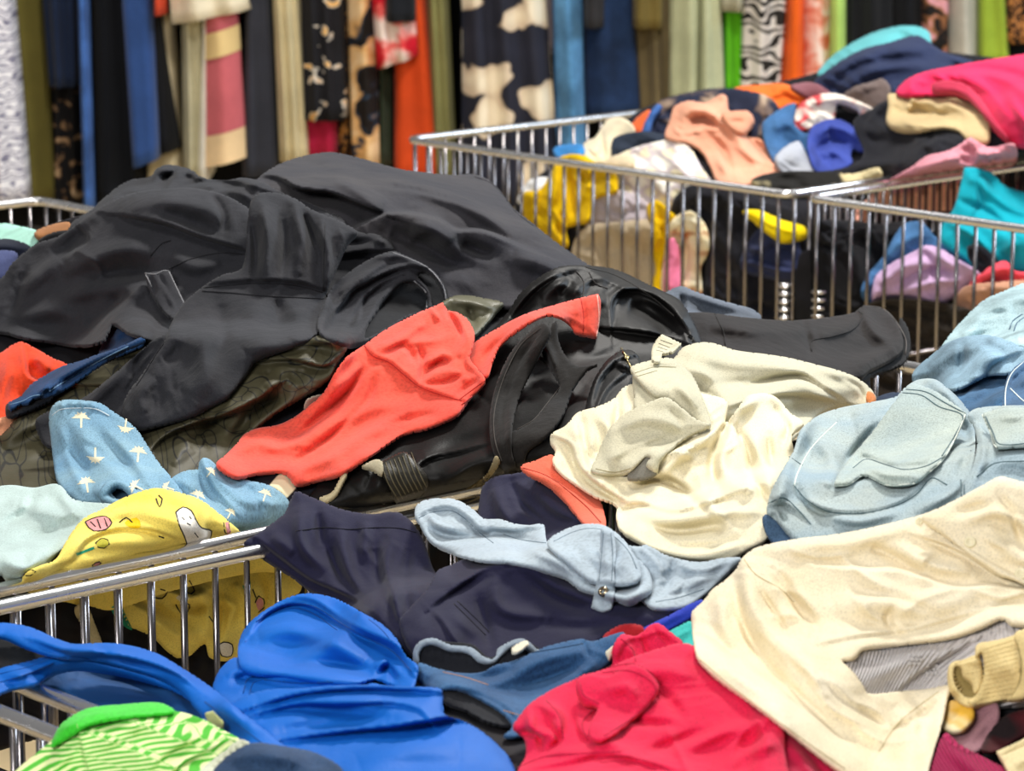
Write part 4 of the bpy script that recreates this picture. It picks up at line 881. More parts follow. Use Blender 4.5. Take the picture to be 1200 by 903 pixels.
def dood(name, mat, s): patch(name, mat, s, par=g, decal=True, lift=.6, step=.8)
def inks(s, r=.85): seams(g, INK, s, r, 'print_line', .5)
dood('pink_print', PK, '100,611 112,606 124,605 131,612 124,620 110,622 104,618'); inks('100,611 112,606 124,605 131,612 124,620 110,622 104,618 100,611;106,611 112,617;114,608 118,619;122,607 126,617')
dood('white_print', WHI, '206,600 214,594 224,598 229,608 236,618 248,622 244,632 232,634 222,641 216,628 210,615'); inks('206,600 214,594 224,598 229,608 236,618 248,622 244,632 232,634 222,641 216,628 210,615 206,600;213,606 216,609;222,605 224,608;219,613 223,615;228,624 232,629')
dood('teal_print', TL, '89,648! 110,640! 111,643! 90,651!'); dood('yellow_print', cloth('b8b03a'), '112,636 118,631 126,632 128,637 122,642 115,641'); inks('112,636 118,631 126,632 128,637 122,642 115,641 112,636')
dood('pink_print', PK, '106,668 112,660 120,660 124,668 118,674 112,670'); inks('104,672 108,662 116,658 124,665 124,672')
inks('27,674 34,668 42,669 36,674 30,674;183,584 187,594 190,584 186,580;184,650 186,656 183,658;186,628 192,630;262,612 264,624 269,626 268,614')
dood('pink_print', PK, '264,612! 268,611! 271,624! 266,625!')
inks('175,692 180,699 190,701 196,693 188,690;206,708 212,718 220,716 222,708 213,706;222,680 228,692 224,696 219,694 222,680;245,722 252,732;296,690 300,700')
dood('teal_print', TL, '130,712 140,708 148,722 155,738 146,734 136,724'); dood('teal_print', TL, '284,686! 294,680! 294,688! 286,692!')
dood('pink_print', PK, '300,705 306,700 309,708 304,716'); inks('299,706 303,698 309,702 309,712 303,717')
dood('white_print', WHI, '256,755 262,752 272,755 271,768 260,768'); inks('256,755 262,752 272,755 271,768 260,768 256,755')
dood('white_print', WHI, '206,700 214,696 222,700 216,706'); dood('yellow_print', cloth('f0c814'), '146,612 160,606 164,610 164,618 152,618')
inks('140,612 148,606 155,612')
one('cream_belt', 'strip of cream cloth hanging in the bin below the yellow shirt', 'belt', c('c9bd95'), '87,712 100,706 112,732 120,757 108,757 98,735', wr=None, puff=3, R=5, T=2)
g = garment('coral_sweatshirt', 'coral fleece sweatshirt flung diagonally across the pile', 'sweatshirt')
CR = cloth('ec5a46', 'fleece', 'e64e40'); CRS = cloth('c43c34')
patch('left_sleeve', CR, '540,425 548,410 560,398 580,386 600,375 620,366 650,357 675,350 701,344! 704,352 703,372 699,395! 688,393 675,390 668,380 655,371 640,369 620,378 600,392 586,405 577,425 570,442 556,436',
      'r7,9:560,412 590,392 630,368 675,362;s6,9:600,385 625,372 650,366 672,378 690,388;v5,6:565,425 580,405 600,390;v4,4:683,352 686,388', g, wr=(2, 22, 3, -30), puff=14, R=12, T=4)
seams(g, CRS, '681,350 684,370 683,391', .6)
seams(g, cloth('f8b8aa'), '700,346 702,372 699,394', .9, 'raw_edge')
patch('body', CR, '253,544 265,532 275,522 287,508 300,502 327,497 347,487 362,475 377,462 385,450 392,437 400,425 407,417 425,405 450,387 470,376 490,366 512,357 519,354! 525,363 537,366 548,374 556,390 554,405 551,420 560,432 569,445 562,455 550,467 543,478 535,487 500,502 485,505 470,510 447,525 425,540 412,549 400,556 375,562 347,568 338,557 330,553 300,555 275,559',
      'v9,6:325,520 350,510 378,485 407,460 430,425;r9,12:300,530 355,515 395,495 440,478 480,476;s7,16:427,404 437,417 455,424 475,440 490,452 515,462 541,469;v7,5:345,540 380,517 405,495 415,485;r8,9:345,555 390,535 430,510 480,485;v8,5:492,447 510,428 535,420;v7,4:492,446 496,425 492,405;v7,4:494,450 520,448 545,438;r6,6:500,425 520,415 535,428;r7,7:440,410 465,400 500,375;v6,5:450,415 475,405 488,425;v9,4:522,362 533,376 541,395;c5,3:528,364 540,378 549,400;r7,8:385,465 405,445 425,425;v5,5:440,440 430,470 405,490;s5,8:552,402 545,425 556,436;r5,4:505,362 515,375;r7,9:270,535 300,520 330,525;v5,4:535,465 548,452 560,444;r5,6:500,440 530,435 550,445;v5,6:450,500 480,490 510,485',
      g, wr=(4.5, 26, 2.4, -35), puff=26, R=22, T=5)
seams(g, CRS, '427,404 437,417 455,424 475,440 490,452 515,462 541,469;537,469 550,459 568,446;541,474 553,464', .7)
one('green_cloth', 'dark green scrap under the cream tee beside the coral collar', 'cloth', c('1e3d22'), '700,588 720,586 730,600 722,620 706,616', wr=None, puff=3, R=6)

# ---------------------------------------------------------------- front bin: garments before and over the rim
CLAMP = None
rb_D = np.interp(GU, RA1[:, 0], RA1[:, 2])
Zm = np.where(GV < ra + 4, Z, np.minimum(NF, plane_D(GU, GV, eB, -G_ + .028)))
band = (GV > ra - 14) & (GV < ra + 22)
Zs_ = Z.copy()
Z = np.where(band, np.minimum(Zm, rb_D - .02), Zm)
M = (GU > 1000) ; 
N2 = dict(wr=(4, 30, 2.2, 10))
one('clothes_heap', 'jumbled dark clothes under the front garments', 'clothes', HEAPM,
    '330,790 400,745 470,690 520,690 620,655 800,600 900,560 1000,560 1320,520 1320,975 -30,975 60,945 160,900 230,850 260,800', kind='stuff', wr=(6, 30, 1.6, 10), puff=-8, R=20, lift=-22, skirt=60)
# dark navy shirt and coral collar over the rim
one('navy_tshirt', 'navy jersey tee bunched behind the grey-blue babygrow', 'shirt', c('2b2b42'), '563,612 563,578 568,566 580,558 600,555 622,553 655,575 685,600 705,618 690,645 640,645 600,625', 'r7,9:580,570 590,600 610,620;v6,7:600,565 615,595 640,615;r7,8:625,565 650,590 680,610', **N2)
g = garment('coral_tshirt', 'coral cloth with a folded neckline under the left of the cream tee', 'shirt')
patch('body', c('e86a50'), '610,546 628,539 648,533 662,560 702,585 708,600 709,616 688,615 676,604 660,585 640,567 618,555', 's5,7:706,612 690,590 660,568 640,558 614,548;r4,4:640,545 665,565 695,590', g, wr=(1, 20, 2, 30), puff=7, R=7, T=3)
seams(g, c('b8402e'), '613,548 640,557 662,572 688,594 704,612', .8)
one('navy_jeans', 'dark blue jeans pocket lying inside the bin corner behind the light jeans', 'jeans', DEN('22324a'), '1024,470 1035,462 1055,460 1060,475 1040,485 1025,482', wr=None, puff=4, R=8)
g = garment('heather_sweatshirt', 'heather beige sweatshirt on top of the cream tee', 'sweatshirt')
HE = cloth('c4bfa6', 'heather', 'ccc6ac')
patch('body', HE, '770,440 782,424 791,418 800,407 820,401 837,402 862,410 900,415 925,419 957,427 987,435 1007,444 1022,457 1027,468 1018,475 995,475 975,478 955,488 940,505 900,530 840,530 790,510 765,470',
      'r9,12:815,415 860,425 910,428 950,440;v7,8:830,450 880,448 930,440 960,450;s8,14:880,448 935,438 962,452 990,470;r8,9:900,455 940,452 975,468;s8,14:850,480 880,470 930,462 985,472;v6,4:985,440 1008,455 1016,472;r6,6:960,432 995,445 1015,462;r7,8:800,430 830,440 850,465;v6,6:810,450 835,465 850,485', g, wr=(2.5, 26, 2.5, 10), puff=24, R=24, T=5)
patch('lining', c('dd8a52'), '1017,458 1024,461 1027,469 1019,475 1015,468', '', g, wr=None, puff=2, R=4, T=2)
g = garment('cream_tshirt', 'creamy white soft tee crumpled right of centre', 'shirt')
CM = cloth('e9dfbe', 'jersey', 'eee5c8')
patch('body', CM, '744,449 730,454 720,466 700,476 677,483 662,499 646,508 645,518 651,528 647,540 658,555 675,567 697,581 722,592 722,606 728,622 751,636 785,649 825,657 852,656 879,642 900,630 915,600 920,577 925,555 927,540 930,527 928,510 942,496 925,482 912,467 900,461 885,461 875,464 863,480 850,495 852,470 820,460 780,450',
      's9,12:650,512 668,522 676,545 700,568 735,590;r9,12:665,500 684,512 690,545 712,570;v8,7:680,488 686,520 696,555;r8,9:700,485 715,505 718,545;v6,6:725,465 722,500 715,530;v9,7:852,497 838,525 835,555 848,580;r9,8:775,552 812,522 850,502;v8,6:770,555 800,572 815,590;r9,9:857,508 846,535 852,560 885,575;v10,6:862,500 878,530 882,558 900,585;r9,8:888,465 866,482 855,505;v8,7:905,475 925,500 918,520;s10,14:724,600 745,590 790,600 830,590 870,575;r9,10:731,622 765,643 818,650 869,637;v8,7:745,610 790,622 850,615;r8,8:740,598 790,608 850,600 895,600;v8,6:735,575 770,562 800,575 830,600;s8,10:740,565 765,560 790,570;r8,7:760,545 790,530 812,535;r8,9:880,510 895,545 905,580;v7,6:900,510 905,545 918,570;r7,8:820,560 830,590 860,620;v5,5:790,640 830,640 870,630;r7,6:912,480 928,500 922,530;s7,8:818,530 840,506 866,482',
      g, wr=(4, 24, 2.4, -40), puff=24, R=24, T=4)
g2 = [o for o in COL.objects if o.get('label') == 'heather beige sweatshirt on top of the cream tee'][0]; g = g2
patch('sleeve_fold', HE, '742,436 756,440 772,455 782,466 770,474 745,480 743,462', '', g, wr=(1, 14, 2, 0), puff=5, R=8)
patch('collar', HE, '739,430 762,422 785,419 798,427 812,440 822,462 833,498 815,491 792,473 780,467 768,465 755,453 744,441', 's4,5:742,434 765,428 790,428;r6,8:770,440 800,455 818,480;v4,5:775,450 795,448', g, wr=(1.5, 16, 2.5, 40), puff=11, R=12, T=3)
patch('cuff_opening', c('7d7a70'), '738,552 752,538 762,530 770,537 770,553 756,560 735,560', '', g, wr=None, puff=1, R=5, T=1.5)
patch('sleeve', HE, '722,492 740,480 768,468 781,465 795,474 815,490 832,498 810,509 790,523 773,541 770,553 757,545 762,535 757,534 748,543 738,552 722,556 693,552 699,535 708,513',
      'r8,10:725,500 760,490 800,500;v5,6:785,480 795,490 800,500;r5,6:705,540 740,525 775,510;v5,5:740,540 765,520', g, wr=(2, 20, 2.5, -20), puff=15, R=14, T=3, r=5)
seams(g, c('a8a07e'), '744,437 766,430 792,430;746,441 770,434;698,549 720,553 738,549', .6)
patch('care_tag', c('cfc9ae'), '764,422 765,405 775,391! 799,402! 788,412 776,415 773,424', '', g, wr=None, puff=3, R=6, T=1.5, r=4)
seams(g, c('6e6a5c'), '774,398 788,403;772,402 785,407;771,406 782,410;769,410 777,412', .35, 'tag_print')
# faded jeans upper right
JS = cloth('4c6478'); JH = cloth('dbe5e2'); 
g = garment('faded_jeans', 'crumpled faded jeans at the right edge above the light jeans shorts', 'jeans')
patch('jeans_leg', DEN('3d6488'), '1105,480 1116,452 1135,440 1165,418 1200,396 1290,380 1290,500 1180,500 1130,490', 'r9,9:1130,465 1155,440 1180,425;v8,6:1140,475 1170,455 1190,450;r8,8:1160,470 1185,460;s8,12:1120,470 1140,448 1180,428', g, wr=(4, 20, 2, -30), puff=12, R=16)
patch('seat', DEN('a3bec4'), '1100,410 1104,404 1117,387 1137,365 1155,350 1180,339 1200,331 1290,310 1290,430 1200,410 1150,415', 'r10,12:1125,395 1150,372 1190,360;v8,7:1130,400 1165,390 1195,385;r8,9:1160,355 1190,350 1230,345;v6,6:1150,370 1180,365', g, wr=(4, 20, 2, -30), puff=20, R=20)
patch('jeans_fold', DEN('7f9cae'), '1072,450 1069,438 1078,427 1090,417 1107,403 1127,395 1150,392 1162,393 1185,400 1200,407 1230,410 1220,420 1200,432 1180,437 1160,438 1140,447 1118,456 1090,452',
      'r9,12:1085,430 1120,412 1160,400;v7,6:1127,398 1128,420 1122,445;r9,8:1140,445 1150,425 1175,412;s7,10:1125,447 1150,443 1165,425 1200,412;v6,6:1150,400 1180,415', g, wr=(3, 20, 2, -30), puff=18, R=16, T=4)
patch('pocket', DEN('46688c'), '1178,482 1177,455 1184,435 1200,423 1260,400 1260,482', 's5,6:1182,470 1186,445 1205,428;r5,6:1195,450 1210,440', g, wr=(2, 14, 2, 0), puff=6, R=8)
seams(g, JH, '1178,480 1179,455 1186,437 1200,424;1184,455 1200,470 1215,478', .9); seams(g, JS, '1188,388 1192,378 1200,372;1183,386 1187,376 1198,368', .8)
# light jeans shorts
g = garment('denim_shorts', 'pale washed denim shorts with a big patch pocket, right of the cream tee', 'shorts')
LJ = cloth('b3beba', 'denim', '9bb0ba'); LP = cloth('bcc6bb', 'denim', 'a9b9b9'); SD = cloth('5a7076'); SL = cloth('dfe6dc')
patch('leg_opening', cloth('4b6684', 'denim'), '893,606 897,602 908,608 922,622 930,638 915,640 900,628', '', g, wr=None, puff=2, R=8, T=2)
patch('shorts_leg', LJ, '899,600 900,588 905,572 915,553 930,527 937,505 948,494 962,485 987,477 1020,471 1050,464 1060,454 1075,445 1095,444 1110,454 1125,468 1137,484 1142,500 1143,530 1140,560 1150,590 1100,640 1000,650 938,640 926,628 914,614',
      'r10,12:945,500 930,530 912,580;v7,5:928,545 934,552;r14,26:1000,500 1050,485 1100,490;v8,6:1027,500 1000,530 984,556;r9,12:960,515 975,540 965,570;s6,7:982,492 948,528 932,566 938,583 972,598 1012,600 1060,586 1090,556;r8,8:950,590 1000,610 1050,600;v6,5:935,570 950,595 990,605;s5,6:899,596 915,590 935,600 948,612;r8,8:905,585 920,575;v4,4:915,600 922,612;v4,4:905,600 910,612;v7,7:1120,480 1135,520 1125,555;r7,8:1070,600 1110,580 1130,560;r7,7:1090,448 1115,465 1130,490', g, wr=(1.6, 22, 2.2, -40), puff=30, R=26, T=5)
patch('pocket', LP, '977,568! 982,555 1000,532 1025,502 1050,468 1068,451 1090,455 1110,467 1133,484! 1121,510 1105,537 1090,551 1072,565 1040,567 1012,556 995,566',
      'v5,3:988,560 1005,540 1012,535 1040,545 1082,543;s5,8:990,556 1008,536 1030,537 1050,546 1085,542 1104,535;r5,5:995,560 1015,548 1040,556 1075,558;v4,4:1000,545 1010,530', g, wr=(.8, 20, 2, -30), puff=9, R=14, T=3)
seams(g, SD, '1000,548 1015,538 1040,545 1060,550 1085,546 1104,536;1058,460 1080,463 1100,476 1128,487 1120,508 1104,534;1062,456 1085,459 1108,472 1131,484;930,568 945,585 972,599 1012,601 1055,590 1075,578 1092,560 1110,568;900,590 918,583 935,597 950,614;925,535 940,545', .85)
seams(g, SL, '980,495 950,526 934,556 931,570;1131,486 1120,512 1105,538 1090,552;978,569 995,567 1012,557 1040,568 1072,566', 1.1)
patch('second_leg', LJ, '1134,486 1140,480 1150,477 1175,475 1215,475 1290,480 1290,610 1200,600 1130,590 1128,570 1140,545 1145,520 1142,500', 'r9,8:1150,490 1150,530 1140,565;v7,5:1143,505 1148,530 1138,555;r8,10:1160,545 1190,540 1230,545;s5,6:1145,555 1165,540 1200,536 1240,538', g, wr=(3, 20, 2, 0), puff=18, R=16, T=4)
patch('back_pocket', LP, '1151,484! 1175,478 1215,478 1260,482 1260,524 1215,522 1168,524! 1160,503', 'r4,5:1170,490 1200,488', g, wr=(1.5, 16, 2, 0), puff=4, R=7, T=2.5)
seams(g, SD, '1155,488 1163,505 1171,520 1215,518;1130,568 1130,592;1126,562 1127,592;1145,558 1165,543 1200,540', .85); seams(g, SL, '1151,486 1160,505 1168,524 1200,523', 1)
# grey-blue babygrow, navy trousers
g = garment('navy_trousers', 'dark navy cotton trousers draped over the front rim in the centre', 'trousers')
FK[0] = .85
NV = cloth('1c1c36', 'jersey', '212039'); NVS = cloth('15151f')
patch('left_leg', NV, '286,636 300,626 317,614 334,600 340,586 347,575 360,580 375,586 400,596 435,602 462,599 473,603 484,613 494,627 501,645 509,668 530,690 540,720 530,760 485,768 465,750 441,729 418,713 384,699 361,689 344,676 317,659',
      'r9,10:398,615 402,645 415,680 440,708;v8,7:385,640 398,670 415,690;r9,10:460,630 452,660 460,695 470,725;v10,8:440,640 445,680 460,722;s9,14:300,632 330,655 365,680 410,700 440,722;v8,8:480,640 475,680 480,720;r9,9:350,600 355,640 385,670;v7,7:372,600 378,640;r7,9:320,625 345,650;s8,12:455,684 466,726 480,735;r6,8:430,610 425,650', g, wr=(3, 30, 2.2, 50), puff=24, R=24, T=5)
seams(g, NVS, '347,622 380,618 410,620 440,618 470,619 488,624', .7)
patch('right_leg', NV, '468,728 480,712 500,690 513,668 527,662 540,656 562,649 578,646 595,649 604,657 622,655 640,657 657,662 667,677 694,689 721,701 790,714 772,732 742,740 711,745 694,757 660,768 600,780 550,786 520,780 485,766',
      'r10,12:525,700 560,672 600,662 640,668;v9,8:500,718 540,690 580,672;s9,12:503,714 545,683 570,668 605,660;r9,9:578,684 584,708 600,718 640,722;v9,8:560,700 570,735 575,760;s8,10:505,717 516,728 530,750 540,763;v8,9:620,680 650,700 690,715;r8,9:620,668 660,690 700,704 750,712;v7,8:640,730 680,735 720,730;r6,8:530,720 560,745', g, wr=(3, 30, 2.4, -20), puff=22, R=24, T=5)
seams(g, NVS, '532,707 552,727 569,744;536,704 556,723 573,740', .7)
FK[0] = 1.1
g = garment('babygrow', 'pale grey-blue fleece babygrow with a snap strap, on the navy trousers', 'babywear')
BG = cloth('a7b6c2', 'fleece', 'afbdc6'); BGS = cloth('71828f')
patch('right_part', BG, '735,640 748,640 758,638 781,650 818,658 850,653 870,654 857,667 842,682 825,697 802,712 768,713 755,705 740,690', 's8,8:770,690 778,670 765,650 750,640;v8,5:790,658 782,685 770,700;r7,6:800,662 815,670 845,662;v7,5:800,672 830,672 850,664;r7,7:790,690 815,680 840,670;s6,6:770,698 800,692 825,684;v6,4:808,680 795,695', g, wr=(4, 16, 2, -20), puff=13, R=12, T=4)
patch('body', BG, '486,603 488,592 497,586 520,583 537,586 553,595 567,607 587,608 603,613 620,615 637,614 641,633 655,640 700,650 740,650 760,668 764,690 750,702 738,708 721,702 700,696 680,690 664,678 640,670 600,660 560,656 519,643 503,632 492,614',
      's6,9:488,606 503,598 528,595 543,603 560,619 580,634;r9,9:510,636 540,641 575,636 610,640 650,655 690,680;v7,6:505,622 540,630 590,626 640,640;r6,7:500,600 515,615 535,620;s6,7:570,618 600,622 620,620 637,618;v5,5:545,610 570,628 610,634;r7,7:700,690 735,700 755,690;v5,5:690,680 720,690 745,685', g, wr=(2, 20, 3, 10), puff=17, R=15, T=5)
patch('foot_flap', BG, '641,636 650,626 677,615 704,614 725,626 741,645 750,664 750,678 735,684 715,684 690,680 665,660', 's5,6:746,676 746,660 730,636 706,620 680,621 656,632;r7,10:680,640 700,655 725,665;v4,5:705,630 720,650', g, wr=(1.5, 18, 2, 30), puff=12, R=12, T=4)
seams(g, BGS, '649,634 678,621 704,620 724,632 738,648 746,666;487,609 503,601 528,598 543,606 560,622 578,636;768,705 795,700 825,690;640,636 610,632 590,626', .6)
patch('strap', BG, '704,618! 719,622! 722,645 720,668 721,684 721,692 717,713! 706,716 693,711! 697,692 699,682 702,665', 's4,3:698,683 710,681 721,683;r3,4:710,630 710,670', g, wr=(.6, 14, 2, 0), puff=4, R=5, T=3, r=3)
seams(g, BGS, '707,622 705,650 702,680;716,624 718,650 717,680', .5)
disc(g, metal('b9a68a', .2, 'snap_metal'), 707, 693, 6.5, 2, 'snap', True)
one('royal_blue_strap', 'narrow royal-blue cloth edge in front of the babygrow', 'strap', c('2c40b4'), '748,740 785,720 822,702 827,711 795,732 757,748', 'r3,4:760,738 800,718', wr=None, puff=4, R=5, T=2)
one('turquoise_cloth', 'small turquoise scrap beside the cream shirt', 'cloth', c('3fc0b8'), '770,750 792,735 812,727 822,740 820,765 790,760', 'r3,4:785,750 808,738', wr=None, puff=5, R=8)
one('red_cloth', 'dark red scrap just behind the pink trousers', 'cloth', c('a81c24'), '706,748 712,740 730,731 754,734 752,752 720,762', wr=None, puff=4, R=6)
# small blue jeans
g = garment('blue_jeans', 'small mid-blue jeans with an elastic waist left of the pink trousers', 'jeans')
BJN = cloth('44709c', 'denim', '2c4f78'); BW = cloth('16181f')  # BW: near-black, shade inside waist and leg painted as cloth colour
patch('waist_lining', BW, '486,766 490,756 500,750 530,752 555,755 575,770 600,752 620,752 640,770 600,792 540,792 500,785', '%s' % ';'.join('c3,2:%d,%d %d,%d' % (497 + k * 9, 758 + k, 500 + k * 9, 774 + k) for k in range(15)), g, wr=None, puff=2, R=8, T=2)
patch('waist_band', cloth('8c9aa8', 'fleece'), '484,770 485,760 492,751 508,747 528,755 552,758 569,770 580,770 583,760 600,750 614,748 630,760 640,766 630,770 612,758 600,758 588,768 578,777 562,776 548,765 526,762 508,755 496,758 491,768 492,776 487,778', '', g, wr=(1, 8, 2, 0), puff=2, R=3, T=3, r=3)
patch('leg_opening', BW, '512,806 535,806 560,818 585,828 602,838 602,850 572,846 545,832 520,822', '%s' % ';'.join('c3,2:%d,%d %d,%d' % (520 + k * 8, 810 + k * 3, 530 + k * 8, 824 + k * 3) for k in range(8)), g, wr=None, puff=1, R=8, T=2)
patch('jeans_body', BJN, '481,790 485,781 492,776 510,782 540,788 565,787 580,779 600,774 615,768 629,762 640,757 681,748 694,751 715,744 732,741 730,762 718,773 690,797 660,822 640,845 610,862 590,862 600,851 590,836 572,824 550,812 530,806 512,808 498,802',
      'r8,9:500,790 540,800 580,800 610,790;v7,6:520,795 560,795 600,785;r9,10:600,790 640,772 685,762;s7,8:540,806 575,818 600,835 610,850;v7,7:610,805 640,795 680,780;r7,8:640,820 665,800 700,775;v5,4:683,750 690,768;r6,6:615,830 635,815', g, wr=(7, 20, 2, 20), puff=18, R=16, T=4)
seams(g, cloth('c08a5a'), '519,787 545,793 572,802;590,832 610,838', .6); seams(g, cloth('1d3048'), '620,765 650,760 683,754', .7)
patch('care_tag', c('e6dfc8'), '600,758 610,752 618,750 620,754 606,764 600,764', '', g, wr=None, puff=2, R=3, T=1.5)
patch('care_tag', c('d8d3bd'), '709,764! 718,756! 719,766! 714,773!', '', g, wr=None, puff=1, R=3, T=1)
# blue hoodie
RB1 = line_v(a=0.02); RB0 = line_v(a=-.02)
def add_rail(umin):
    global Z
    for RL, b0 in ((RB1, 0), (RB0, 0)):
        v = np.interp(GU, RL[:, 0], RL[:, 1]); D = np.interp(GU, RL[:, 0], RL[:, 2])
        m = (np.abs(GV - v) < 13) & (GU > umin) & (GV > np.interp(GU, RA1[:, 0], RA1[:, 1]) + 20)
        Z = np.where(m, np.minimum(Z, D - .012), Z)
        Z = np.where((GV >= v) & (GU > umin) & (GV > np.interp(GU, RA1[:, 0], RA1[:, 1]) + 20), np.minimum(Z, D - .004), Z) if RL is RB0 else Z
add_rail(235)
g = garment('blue_hoodie', 'bright blue softshell hoodie with one sleeve stretched left along the bin', 'hoodie')
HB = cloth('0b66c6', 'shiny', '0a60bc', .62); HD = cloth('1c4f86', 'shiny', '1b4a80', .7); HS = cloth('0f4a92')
patch('hood_back', HB, '250,812 254,790 263,778 275,770 300,775 380,790 470,805 500,808 520,830 500,850 420,850 330,850 290,838', 'r8,8:262,790 280,782 310,786;v7,6:275,798 300,790;r9,9:310,790 360,795 430,812;s6,9:290,800 300,790 340,785 400,795', g, wr=(2, 20, 3, 0), puff=14, R=16)
patch('hood', HB, '282,782 279,757 286,737 300,722 316,711 334,701 350,696 367,695 394,701 424,717 448,731 465,748 476,768 490,780 488,795 484,806 470,806 455,800 440,795 420,800 380,800 330,792 300,790',
      's9,12:290,748 310,722 340,708 365,712 392,728 425,745 460,760 480,785;s7,8:330,704 352,702 370,706 400,726 430,742 462,756 484,780;v11,10:300,770 340,776 400,780 440,790;r11,14:300,745 340,738 390,752 430,775;r7,6:440,785 450,775 470,790;v8,6:448,790 456,780 462,798;r8,12:400,712 440,735 465,758', g, wr=(2, 28, 3, 20), puff=26, R=24, T=5)
seams(g, HS, '300,728 330,709 352,707 372,712 400,730 430,747 460,763 482,786;320,718 345,712 366,718 395,738;432,725 448,738 456,748', .6)
patch('body', HB, '265,830 280,818 310,808 350,806 390,803 430,802 480,804 515,806 519,812 520,835 545,845 572,862 600,893 612,945 615,985 230,985 250,900 300,870',
      's13,22:300,828 345,815 400,808 470,808 516,812;v9,9:300,842 340,832 400,834 460,842;s9,12:310,835 350,826 395,826 450,824 490,832 502,845;r9,12:350,822 400,818 450,820;s14,40:330,868 400,858 460,852 500,846 535,842 570,858 600,890;v9,10:330,858 390,848 450,850;r9,20:420,900 480,880 540,880', g, wr=(2.5, 34, 3, 0), puff=22, R=26, T=5)
seams(g, HS, '285,812 290,796 305,790;292,813 297,800 310,795;310,796 350,800 390,799', .6)
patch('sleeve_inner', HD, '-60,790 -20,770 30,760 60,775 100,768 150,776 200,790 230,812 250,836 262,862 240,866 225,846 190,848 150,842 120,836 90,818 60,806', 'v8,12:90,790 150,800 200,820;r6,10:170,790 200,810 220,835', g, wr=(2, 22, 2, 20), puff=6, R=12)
add_rail(-130)
patch('sleeve_shade', cloth('0c1016'), '-100,768 -50,752 0,748 30,758 75,768 60,778 30,780 0,788 -100,815', '', g, wr=None, puff=2, R=8, T=1)  # near-black patch paints the shade in the sleeve's hollow
patch('sleeve_lower', HB, '-80,812 -40,800 0,783 34,774 55,768 77,765 111,770 161,781 201,791 228,815 248,832 252,842 240,843 232,830 212,812 180,800 140,790 100,784 85,784 60,790 40,802 10,808 -40,830', 'r6,8:0,797 40,785 80,773 130,780 180,792;s5,6:0,803 35,790 75,772 110,777;r5,6:200,800 225,822', g, wr=(1.5, 20, 3, 0), puff=11, R=9, T=4)
patch('sleeve', HB, '-100,742 -50,728 0,729 34,734 67,748 87,754 110,753 141,754 181,764 218,785 248,805 285,835 325,866 350,890 330,905 300,885 262,858 235,835 215,812 190,795 150,782 110,772 70,770 30,758 0,746 -50,750 -100,765',
      's8,9:40,752 80,766 120,768 165,776 205,790 240,815;r9,11:0,736 60,752 120,760 180,772 230,805 290,850;s5,6:30,745 70,760 110,764 160,772 210,790;v5,6:110,755 130,765', g, wr=(1.5, 26, 3, 15), puff=15, R=12, T=5)
seams(g, HS, '0,789 34,781 60,772 85,769 120,776;0,799 30,790 62,777;240,822 280,850 320,880', .6)
patch('cord_lock', c('c4c88a'), '240,835! 250,832! 262,845! 262,851! 246,848!', '', g, wr=None, puff=4, R=3, T=2)
# green striped shirt and small things at the lower left
g = garment('green_striped_shirt', 'green and cream striped baby shirt with a plain green collar', 'shirt')
patch('body', pattern('bands', [(.42, '55b83c'), (.58, 'e3edae')], 100), '-30,960 0,925 20,901 45,880 62,864 72,848 100,842 151,834 201,832 235,841 260,854 281,867 262,881 245,894 236,904 228,945 225,975 -20,975',
      's6,9:88,845 94,870 100,900;s8,12:170,975 185,925 215,895 270,868;r8,10:190,880 220,866 255,862;v6,6:165,925 195,890 240,865;r6,9:120,870 160,850 210,846;v4,7:120,885 170,860;r6,9:60,900 85,880', g, uvrot=-20, wr=(3, 26, 2.4, -20), puff=16, R=20, T=4)
patch('collar', c('3cc832', 'fleece'), '60,874 66,856 76,844 101,830 141,825 188,823 205,833 180,837 140,841 105,849 86,860 68,870', 'r3,4:75,855 105,838 185,829', g, wr=None, puff=6, R=6, T=3)
seams(g, c('9fc776'), '90,848 94,866 99,885 104,903', .5)
patch('lace_trim', c('c9cdb4', 'fleece'), '233,905 246,892 262,880 281,866 293,871 272,886 256,900 246,918 236,918', '%s' % ';'.join('v3,1.6:%d,%d %d,%d' % (240 + k * 7, 902 - k * 5.4, 248 + k * 7, 908 - k * 5) for k in range(7)), g, wr=None, puff=3, R=4, T=2)
one('navy_jumper', 'dusty navy cloth at the bottom edge, left of the blue hoodie body', 'jumper', c('2c4464', 'denim'), '236,985 244,915 254,897 272,881 296,870 334,874 374,883 402,902 416,945 420,985', 'r8,12:270,890 310,884 360,895;v6,8:300,920 350,925', wr=(3, 24, 2, 0), puff=16, R=18, T=4)
